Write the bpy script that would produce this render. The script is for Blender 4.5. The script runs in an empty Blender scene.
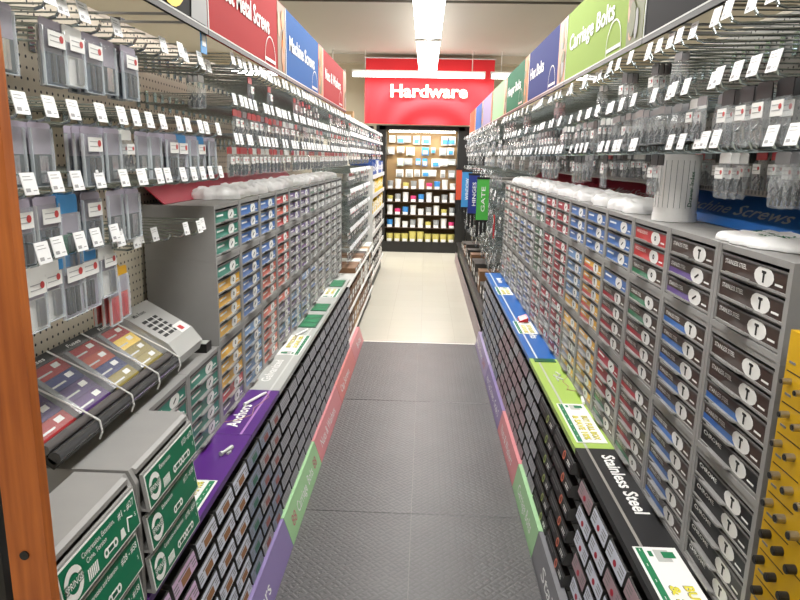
import bpy, math, random
from mathutils import Matrix, Vector, Euler
rnd = random.Random(7)
S = bpy.context.scene
COL = S.collection
PI = math.pi

# ------------------------------------------------------------------ camera
H = 1.6
f = 654.0
F = Vector((26, 142, -f)).normalized()
U = Vector((60, 3006, f)); U = (U - U.dot(F) * F).normalized()
R = F.cross(U)
cam = bpy.data.cameras.new('camera')
cam.lens = f / 800 * 36; cam.sensor_width = 36; cam.clip_start = 0.05; cam.clip_end = 60
camo = bpy.data.objects.new('camera', cam); COL.objects.link(camo)
M = Matrix((R, F, U)).to_4x4(); M.translation = Vector((0, 0, H))
camo.matrix_world = M
S.camera = camo
# ------------------------------------------------------------------ world, light, exposure
S.view_settings.view_transform = 'Standard'; S.view_settings.look = 'None'
S.view_settings.gamma = 1; S.view_settings.use_curve_mapping = False
S.view_settings.exposure = 0.16
W = bpy.data.worlds.new('world'); S.world = W; W.use_nodes = True
W.node_tree.nodes['Background'].inputs[0].default_value = (1, .97, .92, 1)
W.node_tree.nodes['Background'].inputs[1].default_value = 0.35
try:
    S.cycles.max_bounces = 8; S.cycles.transparent_max_bounces = 24
    S.cycles.sample_clamp_indirect = 4; S.cycles.caustics_reflective = False; S.cycles.caustics_refractive = False
except Exception: pass
CEIL = 3.2
def area(name, x, y, z, sx, sy, p, rot=(0, 0, 0), col=(1, .985, .955)):
    l = bpy.data.lights.new(name, 'AREA'); l.shape = 'RECTANGLE'; l.size = sx; l.size_y = sy; l.energy = p; l.color = col
    o = bpy.data.objects.new(name, l); COL.objects.link(o); o.location = (x, y, z); o.rotation_euler = rot
    return o
for k, (y, p) in enumerate([(-2.0, 16), (.6, 17), (3.35, 26), (6.15, 42), (9.0, 54)]):
    area('aisle_tube_light', 0, y, 2.845, .2, 2.2, p)
for x in (-2.2, 0, 2.2):
    area('cross_tube_light', x, 10.55, 2.79, 2.0, .12, 30)
for x in (-3, 3):
    for y in (0.5, 4.5, 8.5):
        area('side_aisle_fill', x, y, 2.985, .2, 2.4, 45)  # unseen fill lamps added over the neighbouring aisles to light the room

# ------------------------------------------------------------------ materials
MATS = {}
def mat(name, col, rough=.5, metal=0., noise=0., nscale=30, emit=0, alpha=1., spec=.5, bump=0.):
    if name in MATS: return MATS[name]
    m = bpy.data.materials.new(name); m.use_nodes = True
    nt = m.node_tree; b = nt.nodes['Principled BSDF']
    b.inputs['Base Color'].default_value = (*col, 1); b.inputs['Roughness'].default_value = rough
    b.inputs['Metallic'].default_value = metal; b.inputs['Specular IOR Level'].default_value = spec
    if emit:
        b.inputs['Emission Color'].default_value = (*col, 1); b.inputs['Emission Strength'].default_value = emit
    if noise or bump:
        tc = nt.nodes.new('ShaderNodeTexCoord'); n = nt.nodes.new('ShaderNodeTexNoise')
        n.inputs['Scale'].default_value = nscale; n.inputs['Detail'].default_value = 3
        nt.links.new(tc.outputs['Object'], n.inputs['Vector'])
        if noise:
            mx = nt.nodes.new('ShaderNodeMix'); mx.data_type = 'RGBA'
            mx.inputs[6].default_value = (*[c * (1 - noise) for c in col], 1)
            mx.inputs[7].default_value = (*[min(1, c * (1 + noise)) for c in col], 1)
            nt.links.new(n.outputs['Fac'], mx.inputs[0]); nt.links.new(mx.outputs[2], b.inputs['Base Color'])
        if bump:
            bp = nt.nodes.new('ShaderNodeBump'); bp.inputs['Strength'].default_value = bump; bp.inputs['Distance'].default_value = .01
            nt.links.new(n.outputs['Fac'], bp.inputs['Height']); nt.links.new(bp.outputs[0], b.inputs['Normal'])
    if alpha < 1: b.inputs['Alpha'].default_value = alpha
    MATS[name] = m
    return m
def srgb(r, g, b):
    return tuple((c / 255 / 12.92 if c / 255 <= .04045 else ((c / 255 + .055) / 1.055) ** 2.4) for c in (r, g, b))
def sm(name, r, g, b, rough=.5, **k): return mat(name, srgb(r, g, b), rough, **k)

GREY = sm('cabinet_grey', 152, 151, 149, .45, noise=.08, nscale=14)
GREYD = sm('cabinet_grey_dark', 96, 94, 92, .5)
SLIT = sm('drawer_gap_dark', 30, 29, 28, .8)
WHITE = sm('white_paper', 238, 238, 235, .6)
TAGW = sm('tag_white', 250, 251, 252, .5)
INK = sm('ink_black', 22, 22, 22, .6)
GINK = sm('ink_grey', 120, 120, 120, .6)
LINK_ = sm('ink_pale', 168, 168, 170, .6)
CREAM = sm('cream_text', 250, 236, 200, .6)
CHROME = mat('zinc_wire', (.44, .50, .51), .24, 1.)
STEEL = mat('steel', (.5, .5, .5), .35, 1.)
BLACKM = sm('black_plastic', 24, 23, 22, .4)
DARK = sm('dark_plastic', 45, 44, 44, .5)
CLEAR = mat('clear_plastic', (.85, .9, .93), .08, alpha=.15, spec=1.)
EDGE = mat('clear_edge_glint', (.8, .86, .9), .1, alpha=.5, spec=1.); PACKD = sm('card_slate_blue', 92, 104, 118, .5); PACKT = sm('card_dark_teal', 66, 76, 78, .5); PACKV = sm('card_lilac_grey', 176, 168, 184, .5); PRED = sm('mark_red', 190, 60, 60, .5)  # PACKD: slate-blue card for the lower half of lilac packs
CLEAR2 = mat('clear_lid', (.9, .9, .9), .25, alpha=.07, spec=.2)
BINP = sm('bin_charcoal', 76, 75, 74, .5)
PAL = dict(
    teal=(14, 128, 108), green=(10, 118, 78), dgreen=(36, 96, 66), yellow=(232, 176, 32), blue=(40, 104, 182), ltblue=(92, 138, 190),
    red=(196, 38, 42), orange=(214, 84, 52), purple=(98, 72, 142), brown=(66, 50, 44), black=(26, 26, 28), grey=(140, 140, 142),
    violet=(88, 40, 128), lime=(172, 202, 98), navy=(34, 50, 130), pink=(224, 146, 150), mauve=(172, 158, 196), olive=(168, 150, 60),
    lgrey=(188, 190, 186), crimson=(164, 26, 50), tan=(190, 160, 118), kgreen=(168, 212, 160), kpurple=(146, 130, 180), kred=(228, 140, 134), kgrey=(128, 128, 132), cblue=(60, 140, 200))
def C(n, rough=.45): return sm('paint_' + n, *PAL[n], rough)
def CS(n): 
    return sm('sign_' + n, *[v * .82 for v in PAL[n]], .7, spec=.2)

def pegmat(name, col, pitch=.0254, hole=.15):
    m = bpy.data.materials.new(name); m.use_nodes = True; nt = m.node_tree; b = nt.nodes['Principled BSDF']
    b.inputs['Roughness'].default_value = .6
    tc = nt.nodes.new('ShaderNodeTexCoord'); sp = nt.nodes.new('ShaderNodeSeparateXYZ'); nt.links.new(tc.outputs['Object'], sp.inputs[0])
    def op(o, a, bb=None):
        n = nt.nodes.new('ShaderNodeMath'); n.operation = o
        if isinstance(a, (int, float)): n.inputs[0].default_value = a
        else: nt.links.new(a, n.inputs[0])
        if bb is not None:
            if isinstance(bb, (int, float)): n.inputs[1].default_value = bb
            else: nt.links.new(bb, n.inputs[1])
        return n.outputs[0]
    ds = []
    for ax in ('X', 'Z'):
        v = op('SUBTRACT', op('FRACT', op('DIVIDE', sp.outputs[ax], pitch)), .5); ds.append(op('MULTIPLY', v, v))
    d = op('SQRT', op('ADD', ds[0], ds[1])); h = op('LESS_THAN', d, hole)
    mx = nt.nodes.new('ShaderNodeMix'); mx.data_type = 'RGBA'
    mx.inputs[6].default_value = (*col, 1); mx.inputs[7].default_value = (.012, .01, .01, 1)
    nt.links.new(h, mx.inputs[0]); nt.links.new(mx.outputs[2], b.inputs['Base Color'])
    return m
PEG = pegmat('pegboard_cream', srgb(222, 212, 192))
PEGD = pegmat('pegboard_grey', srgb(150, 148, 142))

# ------------------------------------------------------------------ mesh builder
FONTC = {}
def textdata(s, bold=True):
    k = (s, bold)
    if k in FONTC: return FONTC[k]
    cu = bpy.data.curves.new('t', 'FONT'); cu.body = s; cu.size = 1; cu.resolution_u = 2
    if bold: cu.offset = .008 if bold is True else bold
    o = bpy.data.objects.new('t', cu); COL.objects.link(o)
    me = bpy.data.meshes.new_from_object(o.evaluated_get(bpy.context.evaluated_depsgraph_get()))
    vs = [v.co.copy() for v in me.vertices]; fs = [tuple(p.vertices) for p in me.polygons]
    COL.objects.unlink(o); bpy.data.objects.remove(o); bpy.data.curves.remove(cu); bpy.data.meshes.remove(me)
    x0 = min(v.x for v in vs); x1 = max(v.x for v in vs)
    FONTC[k] = (vs, fs, x0, x1)
    return FONTC[k]

class MB:
    def __init__(s): s.v = []; s.f = []; s.m = []; s.mats = []
    def mi(s, m):
        if m not in s.mats: s.mats.append(m)
        return s.mats.index(m)
    def add(s, vs, fs, m, T=None):
        o = len(s.v); i = s.mi(m)
        s.v += [tuple(T @ Vector(v)) if T else tuple(v) for v in vs]
        for q in fs: s.f.append(tuple(a + o for a in q)); s.m.append(i)
        return s
    def box(s, x0, x1, y0, y1, z0, z1, m, T=None):
        vs = [(x, y, z) for x in (x0, x1) for y in (y0, y1) for z in (z0, z1)]
        return s.add(vs, [(0, 1, 3, 2), (4, 6, 7, 5), (0, 4, 5, 1), (2, 3, 7, 6), (0, 2, 6, 4), (1, 5, 7, 3)], m, T)
    def prism(s, pts, x0, x1, m, T=None):            # pts in (y,z), extruded along x
        n = len(pts)
        vs = [(x0, *p) for p in pts] + [(x1, *p) for p in pts]
        fs = [tuple(range(n)), tuple(range(2 * n - 1, n - 1, -1))] + [(i, (i + 1) % n, n + (i + 1) % n, n + i) for i in range(n)]
        return s.add(vs, fs, m, T)
    def plate(s, pts, y0, y1, m, T=None):            # pts in (x,z), thickness along y
        n = len(pts)
        vs = [(p[0], y0, p[1]) for p in pts] + [(p[0], y1, p[1]) for p in pts]
        fs = [tuple(range(n)), tuple(range(2 * n - 1, n - 1, -1))] + [(i, n + i, n + (i + 1) % n, (i + 1) % n) for i in range(n)]
        return s.add(vs, fs, m, T)
    def cyl(s, a, b, r, m, n=12, r2=None, T=None):
        a = Vector(a); b = Vector(b); d = (b - a).normalized(); r2 = r if r2 is None else r2
        u = d.orthogonal().normalized(); w = d.cross(u)
        vs = []
        for k in range(n):
            t = 2 * PI * k / n; c = u * math.cos(t) + w * math.sin(t); vs.append(a + c * r)
        for k in range(n):
            t = 2 * PI * k / n; c = u * math.cos(t) + w * math.sin(t); vs.append(b + c * r2)
        fs = [tuple(range(n - 1, -1, -1)), tuple(range(n, 2 * n))] + [(k, (k + 1) % n, n + (k + 1) % n, n + k) for k in range(n)]
        return s.add(vs, fs, m, T)
    def tube(s, pts, r, m, n=5, T=None):
        for p, q in zip(pts, pts[1:]): s.cyl(p, q, r, m, n, T=T)
        return s
    def ell(s, cx, cz, rx, rz, y, m, n=18, th=.0006, T=None):
        return s.plate([(cx + rx * math.cos(2 * PI * k / n), cz + rz * math.sin(2 * PI * k / n)) for k in range(n)], y - th, y, m, T)
    def ring(s, cx, cz, r0, r1, y, m, n=20, T=None, th=.0006):
        vs = []
        for k in range(n):
            c, t = math.cos(2 * PI * k / n), math.sin(2 * PI * k / n)
            vs += [(cx + r0 * c, y - th, cz + r0 * t), (cx + r1 * c, y - th, cz + r1 * t)]
        return s.add(vs, [(2 * k, 2 * k + 1, (2 * k + 3) % (2 * n), (2 * k + 2) % (2 * n)) for k in range(n)], m, T)
    def text(s, t, x, z, size, m, y=-.0008, w=None, T=None, align='l', bold=True, flat=False):
        vs, fs, x0, x1 = textdata(t, bold)
        sx = size if w is None else w / (x1 - x0)
        off = {'l': -x0, 'c': -(x0 + x1) / 2, 'r': -x1}[align]
        if flat: pts = [(x + (v.x + off) * sx, z + v.y * size, -y) for v in vs]
        else: pts = [(x + (v.x + off) * sx, y, z + v.y * size) for v in vs]
        return s.add(pts, fs, m, T)
    def merge(s, o, T):
        for k, m in enumerate(o.mats): s.mi(m)
        base = len(s.v); s.v += [tuple(T @ Vector(v)) for v in o.v]
        for q, i in zip(o.f, o.m): s.f.append(tuple(a + base for a in q)); s.m.append(s.mi(o.mats[i]))
    def mesh(s, name, smooth=False):
        me = bpy.data.meshes.new(name); me.from_pydata(s.v, [], s.f)
        for m in s.mats: me.materials.append(m)
        me.polygons.foreach_set('material_index', s.m)
        if smooth: me.polygons.foreach_set('use_smooth', [True] * len(s.f))
        me.update(); return me

def link(name, data, parent=None, loc=(0, 0, 0), rot=(0, 0, 0)):
    o = bpy.data.objects.new(name, data); COL.objects.link(o)
    if parent: o.parent = parent
    o.location = loc; o.rotation_euler = rot
    return o
LABELS = {}
def tag(o, label, cat, group=None, kind=None):
    o['label'] = label; o['category'] = cat
    if group: o['group'] = group
    if kind: o['kind'] = kind
    LABELS.setdefault(label, []).append(o.name)
    return o
def single(name, mb, label, cat, loc=(0, 0, 0), rot=(0, 0, 0), group=None, kind=None, smooth=False):
    return tag(link(name, mb.mesh(name, smooth), None, loc, rot), label, cat, group, kind)
def struct(name, mb, loc=(0, 0, 0), rot=(0, 0, 0)):
    o = link(name, mb.mesh(name), None, loc, rot); o['kind'] = 'structure'; return o
RL = (0, 0, PI / 2); RR = (0, 0, -PI / 2)
def rs(side): return RL if side == 'L' else RR
# template: list of (partname, mesh, offset, [subparts])
def T_part(name, mb, off=(0, 0, 0), subs=(), label=None, smooth=False):
    return dict(n=name, me=mb.mesh(name, smooth), mb=mb, off=off, subs=list(subs), label=label)
def place(name, parts, label, cat, loc, rot, group=None):
    r = tag(link(name, None, None, loc, rot), label, cat, group)
    r.empty_display_size = .02
    def rec(p, par):
        o = link(p['n'], p['me'], par, p['off'])
        if p['label']: o['label'] = p['label']
        for q in p['subs']: rec(q, o)
    for p in parts: rec(p, r)
    return r
def flatten(parts, mb, T):
    for p in parts:
        t = T @ Matrix.Translation(p['off']); mb.merge(p['mb'], t); flatten(p['subs'], mb, t)
def TM(loc, rot): return Matrix.Translation(loc) @ Euler(rot).to_matrix().to_4x4()
ORD = ['first', 'second', 'third', 'fourth', 'fifth', 'sixth', 'seventh', 'eighth', 'ninth', 'tenth', 'eleventh', 'twelfth', 'thirteenth', 'fourteenth', 'fifteenth', 'sixteenth', 'seventeenth', 'eighteenth', 'nineteenth', 'twentieth']
def ordn(k):
    if k < 20: return ORD[k]
    k += 1
    return f"{k}{'th' if 10 < k % 100 < 14 else {1: 'st', 2: 'nd', 3: 'rd'}.get(k % 10, 'th')}"

# ------------------------------------------------------------------ setting
def floormat():
    m = sm('floor_tile', 205, 200, 184, .22); nt = m.node_tree; b = nt.nodes['Principled BSDF']
    tc = nt.nodes.new('ShaderNodeTexCoord'); br = nt.nodes.new('ShaderNodeTexBrick')
    br.offset = 0; br.inputs['Scale'].default_value = 1; br.inputs['Brick Width'].default_value = .305; br.inputs['Row Height'].default_value = .305
    br.inputs['Mortar Size'].default_value = .0015
    br.inputs['Color1'].default_value = (*srgb(200, 196, 182), 1); br.inputs['Color2'].default_value = (*srgb(197, 193, 179), 1); br.inputs['Mortar'].default_value = (*srgb(184, 180, 167), 1)
    nt.links.new(tc.outputs['Object'], br.inputs['Vector']); nt.links.new(br.outputs[0], b.inputs['Base Color'])
    return m
struct('floor', MB().box(-4.5, 4.5, -2.5, 12, -.1, 0, floormat()))
CEILM = sm('ceiling_paint', 184, 181, 173, .8, noise=.03, nscale=1.5)
struct('ceiling', MB().box(-4.5, 4.5, -2.5, 12, CEIL, CEIL + .1, CEILM))
WALLM = sm('wall_paint', 214, 204, 180, .8)
struct('wall_back', MB().box(-4.5, 4.5, 12, 12.1, 0, CEIL, WALLM))
struct('wall_left', MB().box(-4.6, -4.5, -2.5, 12, 0, CEIL, WALLM))
struct('wall_right', MB().box(4.5, 4.6, -2.5, 12, 0, CEIL, WALLM))
TRK = sm('ceiling_track', 90, 86, 80, .6)
struct('trim_1', MB().box(-4.4, 4.4, 7.3, 7.33, CEIL - .02, CEIL, TRK))
struct('trim_2', MB().box(-4.4, 4.4, 11.0, 11.2, CEIL - .12, CEIL, sm('soffit', 178, 168, 150, .8)))

# fixtures
TUBE = mat('fluorescent_glow', (1, .98, .95), .5, emit=9)
HOUS = sm('fixture_white', 225, 225, 222, .4)
def fixture(x, y, z, L, label, cross=False):
    rot = (0, 0, PI / 2) if cross else (0, 0, 0)
    hw = .14 if not cross else .055
    body = MB().prism([(0, 0)], 0, 0, HOUS) if False else MB()
    # length along local y
    body.box(-hw * .55, hw * .55, -L / 2, L / 2, .045, .045 + .05, HOUS)
    body.box(-hw, hw, -L / 2, -L / 2 + .02, 0, .05, HOUS); body.box(-hw, hw, L / 2 - .02, L / 2, 0, .05, HOUS)
    r = tag(link('fluorescent_fixture', None, None, (x, y, z), rot), label, 'ceiling light', 'fluorescent strip fixtures')
    link('housing', body.mesh('housing'), r)
    diff = MB(); n = 10
    pts = [(hw * math.cos(PI + PI * k / n) * .98, .045 + .05 * math.sin(PI + PI * k / n)) for k in range(n + 1)]
    vs = [(p[0], -L / 2 + .02, p[1]) for p in pts] + [(p[0], L / 2 - .02, p[1]) for p in pts]
    diff.add(vs, [(k, k + 1, n + 2 + k, n + 1 + k) for k in range(n)] + [(0, n, 2 * n + 1, n + 1)], TUBE)
    link('diffuser', diff.mesh('diffuser'), r)
    rod = MB(); 
    for s in (-.4, .4): rod.cyl((0, s * L, .09), (0, s * L, CEIL - z), .008, HOUS, 8)
    link('hanger', rod.mesh('hanger'), r)
fixture(0, -1.1, 2.86, 2.3, 'long white ceiling light strip behind the viewer, out at the aisle mouth')
fixture(0, 1.0, 2.86, 1.8, 'long white ceiling light strip above the purple ledge end of the aisle')
fixture(0, 3.35, 2.86, 2.7, 'long white ceiling light strip above the middle of the rubber mats')
fixture(-.01, 6.15, 2.86, 2.75, 'long glowing ceiling light strip along the aisle, nearer of the two in line')
fixture(-.01, 9.03, 2.86, 2.75, 'glowing ceiling light strip along the aisle, farther one ending at the cross lights')
fixture(-2.25, 10.55, 2.81, 1.95, 'cross light tube at the left, mostly behind the left header signs', True)
fixture(-.15, 10.55, 2.81, 2.05, 'glowing cross light tube in front of the red Hardware banner', True)
fixture(1.75, 10.55, 2.81, 1.6, 'cross light tube right of the red Hardware banner', True)

# ------------------------------------------------------------------ floor mats
def matmat():
    m = sm('rubber_mat', 86, 86, 87, .42); nt = m.node_tree; b = nt.nodes['Principled BSDF']
    tc = nt.nodes.new('ShaderNodeTexCoord')
    hs = []
    for ang, off in ((PI / 4, 0), (-PI / 4, .5)):
        mp = nt.nodes.new('ShaderNodeMapping'); mp.inputs['Rotation'].default_value = (0, 0, ang); mp.inputs['Location'].default_value = (off * .05, 0, 0)
        br = nt.nodes.new('ShaderNodeTexBrick'); br.inputs['Scale'].default_value = 1; br.offset = .5
        br.inputs['Brick Width'].default_value = .042; br.inputs['Row Height'].default_value = .021; br.inputs['Mortar Size'].default_value = .006; br.inputs['Mortar Smooth'].default_value = .6
        br.inputs['Color1'].default_value = (1, 1, 1, 1); br.inputs['Color2'].default_value = (1, 1, 1, 1); br.inputs['Mortar'].default_value = (0, 0, 0, 1)
        nt.links.new(tc.outputs['Object'], mp.inputs[0]); nt.links.new(mp.outputs[0], br.inputs['Vector']); hs.append(br.outputs[0])
    ck = nt.nodes.new('ShaderNodeTexChecker'); ck.inputs['Scale'].default_value = 24
    nt.links.new(tc.outputs['Object'], ck.inputs['Vector'])
    mx = nt.nodes.new('ShaderNodeMix'); mx.data_type = 'RGBA'; nt.links.new(ck.outputs['Fac'], mx.inputs[0]); nt.links.new(hs[0], mx.inputs[6]); nt.links.new(hs[1], mx.inputs[7])
    bp = nt.nodes.new('ShaderNodeBump'); bp.inputs['Strength'].default_value = .45; bp.inputs['Distance'].default_value = .002
    nt.links.new(mx.outputs[2], bp.inputs['Height']); nt.links.new(bp.outputs[0], b.inputs['Normal'])
    n = nt.nodes.new('ShaderNodeTexNoise'); n.inputs['Scale'].default_value = 3.5; n.inputs['Detail'].default_value = 5
    nt.links.new(tc.outputs['Object'], n.inputs['Vector'])
    c1 = nt.nodes.new('ShaderNodeMix'); c1.data_type = 'RGBA'; c1.inputs[6].default_value = (*srgb(66, 65, 65), 1); c1.inputs[7].default_value = (*srgb(94, 93, 93), 1)
    nt.links.new(n.outputs['Fac'], c1.inputs[0])
    c2 = nt.nodes.new('ShaderNodeMix'); c2.data_type = 'RGBA'; c2.blend_type = 'MULTIPLY'; c2.inputs[0].default_value = .12
    nt.links.new(c1.outputs[2], c2.inputs[6]); nt.links.new(mx.outputs[2], c2.inputs[7]); nt.links.new(c2.outputs[2], b.inputs['Base Color'])
    return m
MATM = matmat()
ys = [-.1, 1.3, 2.715, 4.13, 5.545]
rown = ['nearest the viewer under the frame edge', 'second row from the viewer', 'third row from the viewer', 'last row before the beige tiles']
for r in range(4):
    for k, (x0, x1, sn) in enumerate(((-.508, -.0232, 'left'), (-.0228, .474, 'right'))):
        mb = MB(); w = x1 - x0; l = ys[r + 1] - ys[r] - .001; e = .002
        mb.prism([(0, 0), (l, 0), (l, .006), (l - e, .01), (e, .01), (0, .006)], 0, w, MATM)
        single('rubber_mat', mb, f'dark grey textured rubber floor mat, {sn} half, {rown[r]}', 'mat', (x0, ys[r], 0), group='rubber mats down the aisle')

single('threshold_strip', MB().prism([(0, 0), (.03, 0), (.024, .008), (.006, .008)], 0, .98, sm('strip_white', 232, 230, 222, .4)), 'thin white strip on the floor at the far edge of the rubber mats', 'floor strip', (-.508, 5.548, 0))
# ------------------------------------------------------------------ side constants
XB = {'L': -.575, 'R': .53}      # bin fronts / ledge edge
XC = {'L': -.70, 'R': .66}       # drawer cabinet fronts
XK = {'L': (-.51, -.55), 'R': (.476, .50)}
XP = {'L': -.95, 'R': .92}       # pegboard face
ZL = .66
SG = {'L': -1, 'R': 1}
side_word = {'L': 'left', 'R': 'right'}

# kick strips
def kick(side, y0, y1, col, texts, lab, marks=()):
    L = y1 - y0; d = abs(XK[side][1] - XK[side][0]); a = math.atan2(d, .125)
    mb = MB().prism([(0, 0), (.03 + d, 0), (.03 + d, .125), (d, .125)], 0, L, C(col, .35))
    r = tag(link('kick_strip', None, None, (XK[side][0], y0 if side == 'L' else y1, 0), rs(side)), lab, 'floor strip', 'coloured kick strips along the shelf bases')
    link('strip', mb.mesh('strip'), r)
    T = Matrix.Rotation(-a, 4, 'X')
    for i, (t, x, w, mm) in enumerate(texts):
        tb = MB().text(t, x * L, .042, .066, mm, w=w * L, T=T, y=-.0012)
        link('lettering', tb.mesh('lettering'), r)
LW = sm('soft_white_text', 246, 246, 244, .5)
PK = sm('pink_text', 196, 130, 130, .5)
kick('L', .95, 2.44, 'kpurple', [('Anchors', .55, .22, LW)], 'purple slanted floor strip lettered Anchors at the left shelf foot')
kick('L', 2.444, 3.2, 'kgreen', [('Carriage  Bolts', .25, .5, LW), ('88', .1, .1, PK), ('88', .8, .1, PK)], 'light green slanted floor strip lettered Carriage Bolts, left side')
kick('L', 3.204, 4.07, 'pink', [('Nuts & Washers', .12, .6, LW)], 'pink slanted floor strip lettered Nuts & Washers, left side')
kick('L', 4.074, 4.95, 'kred', [('Cap Screws', .1, .5, LW)], 'salmon red slanted floor strip lettered Cap Screws')
kick('L', 4.954, 5.6, 'pink', [('Bolts', .4, .4, LW)], 'last pink slanted floor strip at the left, before the beige floor')
kick('R', 1.0, 2.42, 'kgrey', [('Stainless', .12, .34, LW), ('Steel', .52, .2, LW)], 'dark grey slanted floor strip lettered Stainless at the right shelf foot')
kick('R', 2.424, 3.02, 'kgreen', [('Carriage Bolts', .2, .62, LW)], 'light green slanted floor strip lettered Carriage Bolts, right side')
kick('R', 3.024, 3.72, 'pink', [('Nuts & Washers', .15, .65, LW)], 'pink slanted floor strip at the right, between green and mauve strips')
kick('R', 3.724, 4.62, 'kpurple', [('Hex Cap Screws - Grade 5', .1, .8, LW)], 'mauve slanted floor strip lettered Hex Cap Screws - Grade 5')
kick('R', 4.624, 5.56, 'mauve', [('Machine Screws', .05, .55, LW), ('SAE', .68, .18, PK)], 'pale lavender slanted floor strip lettered Machine Screws, right side')

# ------------------------------------------------------------------ bins and racks
ROWS = 6; RP = .0865; Z0 = .128
def bin_parts(w, card, style):
    g = .0085; body = MB(); t = .002
    x0, x1 = g, w - g
    for xa in (x0, x1 - t):      # sides
        body.prism([(-.012, 0), (.115, 0), (.115, .074), (.09, .07), (.008, .045), (-.003, .043)], xa, xa + t, BINP)
    body.box(x0, x1, -.011, .115, 0, t, BINP); body.box(x0, x1, .113, .115, 0, .072, BINP)
    body.prism([(-.012, 0), (-.009, 0), (.001, .043), (-.002, .043)], x0, x1, BINP)
    c = MB()
    T = Matrix.Translation((0, -.0118, .001)) @ Matrix.Rotation(-.228, 4, 'X')
    c.box(x0 + .001, x1 - .001, -.0014, 0, 0, .039, C(card) if isinstance(card, str) else card, T)
    y = -.002
    W = w
    if style in ('anchor', 'green', 'rust'):
        c.plate([(W * .33, .004), (W * .67, .004), (W * .67, .024), (W * .33, .024)], y - .0003, y, dict(anchor=BROWNM, green=CARDGR, rust=CARDR)[style], T)
        c.plate([(W * .25, .027), (W * .8, .027), (W * .8, .031), (W * .25, .031)], y - .0003, y, GINK, T)
        for a in (.06, .76):
            for b in (.01, .018, .026): c.plate([(W * a, b), (W * (a + .16), b), (W * (a + .16), b + .003), (W * a, b + .003)], y - .0003, y, GINK, T)
    elif style == 'black':
        c.ring(W * .62, .018, .010, .017, y, EMB[0], T=T); c.ell(W * .62, .018, .010, .010, y, EMB[1], T=T)
        c.plate([(W * .03, .033), (W * .97, .033), (W * .97, .0355), (W * .03, .0355)], y - .0003, y, GINK, T)
        for b in (.012, .02): c.plate([(W * .76, b), (W * .9, b), (W * .9, b + .003), (W * .76, b + .003)], y - .0003, y, WHITE, T)
        c.plate([(W * .1, .018), (W * .42, .018), (W * .42, .022), (W * .1, .022)], y - .0003, y, GINK, T)
    elif style == 'redmark':
        c.ell(W * .5, .016, .012, .008, y, C('crimson'), T=T)
        for b in (.012, .022, .03): c.plate([(W * .1, b), (W * .32, b), (W * .32, b + .003), (W * .1, b + .003)], y - .0003, y, GINK, T); c.plate([(W * .68, b), (W * .9, b), (W * .9, b + .003), (W * .68, b + .003)], y - .0003, y, GINK, T)
    else:
        for b in (.011, .02, .03): c.plate([(W * .12, b), (W * .86, b), (W * .86, b + .0035), (W * .12, b + .0035)], y - .0003, y, STYLE2.get(style, GINK), T)
    return [T_part('bin_body', body, label='charcoal open-front bin body'), T_part('label_card', c)]
BROWNM = sm('anchor_brown', 142, 100, 66, .6)
EMBO = (sm('emblem_orange', 214, 120, 92, .5), sm('emblem_red_dark', 120, 50, 40, .5))
EMBG = (sm('emblem_green', 160, 176, 96, .5), sm('emblem_green_dark', 70, 84, 40, .5))
CARDW = sm('card_bluewhite', 198, 202, 214, .5); CARDP = sm('card_lilac', 196, 168, 196, .5); CARDG = sm('card_grey', 158, 158, 164, .5)
CARDG2 = sm('card_pinkgrey', 158, 134, 140, .5); CARDGR = sm('card_green', 60, 104, 88, .5); CARDR = sm('card_redbrown', 138, 84, 78, .5); CARDB = sm('card_bluegrey', 130, 138, 156, .5)
STYLE2 = {}
BT = {}
def bt(w, card, style):
    k = (round(w, 3), card if isinstance(card, str) else card.name, style)
    if k not in BT:
        global EMB
        EMB = EMBO if style != 'blackgreen' else EMBG
        BT[k] = bin_parts(w, card, 'black' if style == 'blackgreen' else style)
    return BT[k]
rackmat = sm('rack_charcoal', 58, 57, 56, .55)
def rack(side, y0, y1, lab, top=True):
    L = y1 - y0; r = tag(link('bin_rack', None, None, (XB[side], y0 if side == 'L' else y1, 0), rs(side)), lab, 'rack', 'bin racks under the coloured ledges')
    D = abs(XP[side] - XB[side])
    b = MB().box(0, L, .13, .14, .126, ZL - .012, rackmat); link('back_panel', b.mesh('back_panel'), r)
    b = MB().box(0, L, .02, D - .001, ZL - .012, ZL, GREY); b.box(0, L, .012, .02, ZL - .02, ZL, GREY); link('top_deck', b.mesh('top_deck'), r)
    b = MB().box(0, L, .045, D - .001, 0.0, .124, rackmat); link('base', b.mesh('base'), r)
    for k in range(ROWS):
        z = Z0 + k * RP
        s = MB().box(.002, L - .002, .005, .13, z - .004, z - .0005, rackmat); link('shelf', s.mesh('shelf'), r)
    for x in (.0, L - .004):
        s = MB().box(x, x + .004, .02, .13, .126, ZL - .02, rackmat); link('upright', s.mesh('upright'), r)
rowname = ['bottom', 'fifth', 'fourth', 'third', 'second', 'top']
def bins(side, y0, n, w, sect, card, style, jit=0):
    for i in range(n):
        for k in range(ROWS):
            yy = y0 + i * w if side == 'L' else y0 + (i + 1) * w
            cd = card[(i * 3 + k * 5 + (i * k) % 3) % len(card)] if isinstance(card, list) else card
            cn = CARDN.get(cd.name if not isinstance(cd, str) else cd, 'grey')
            st = style
            place('storage_bin', bt(w, cd, st), f'charcoal bin, {cn} card, {rowname[k]} row, {ordn(i)} along {sect}', 'bin', (XB[side], yy, Z0 + k * RP), rs(side), f'open bins {sect}')
CARDN = {'card_bluewhite': 'white and brown', 'card_lilac': 'lilac', 'card_grey': 'grey', 'card_pinkgrey': 'pinkish grey', 'card_green': 'green', 'card_redbrown': 'reddish', 'card_bluegrey': 'blue-grey', 'black': 'black emblem', 'tan': 'tan'}
rack('L', 1.0, 2.496, 'charcoal bin rack under the purple Anchors ledge')
rack('L', 2.5, 3.72, 'charcoal bin rack under the near half of the grey ledge')
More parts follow.
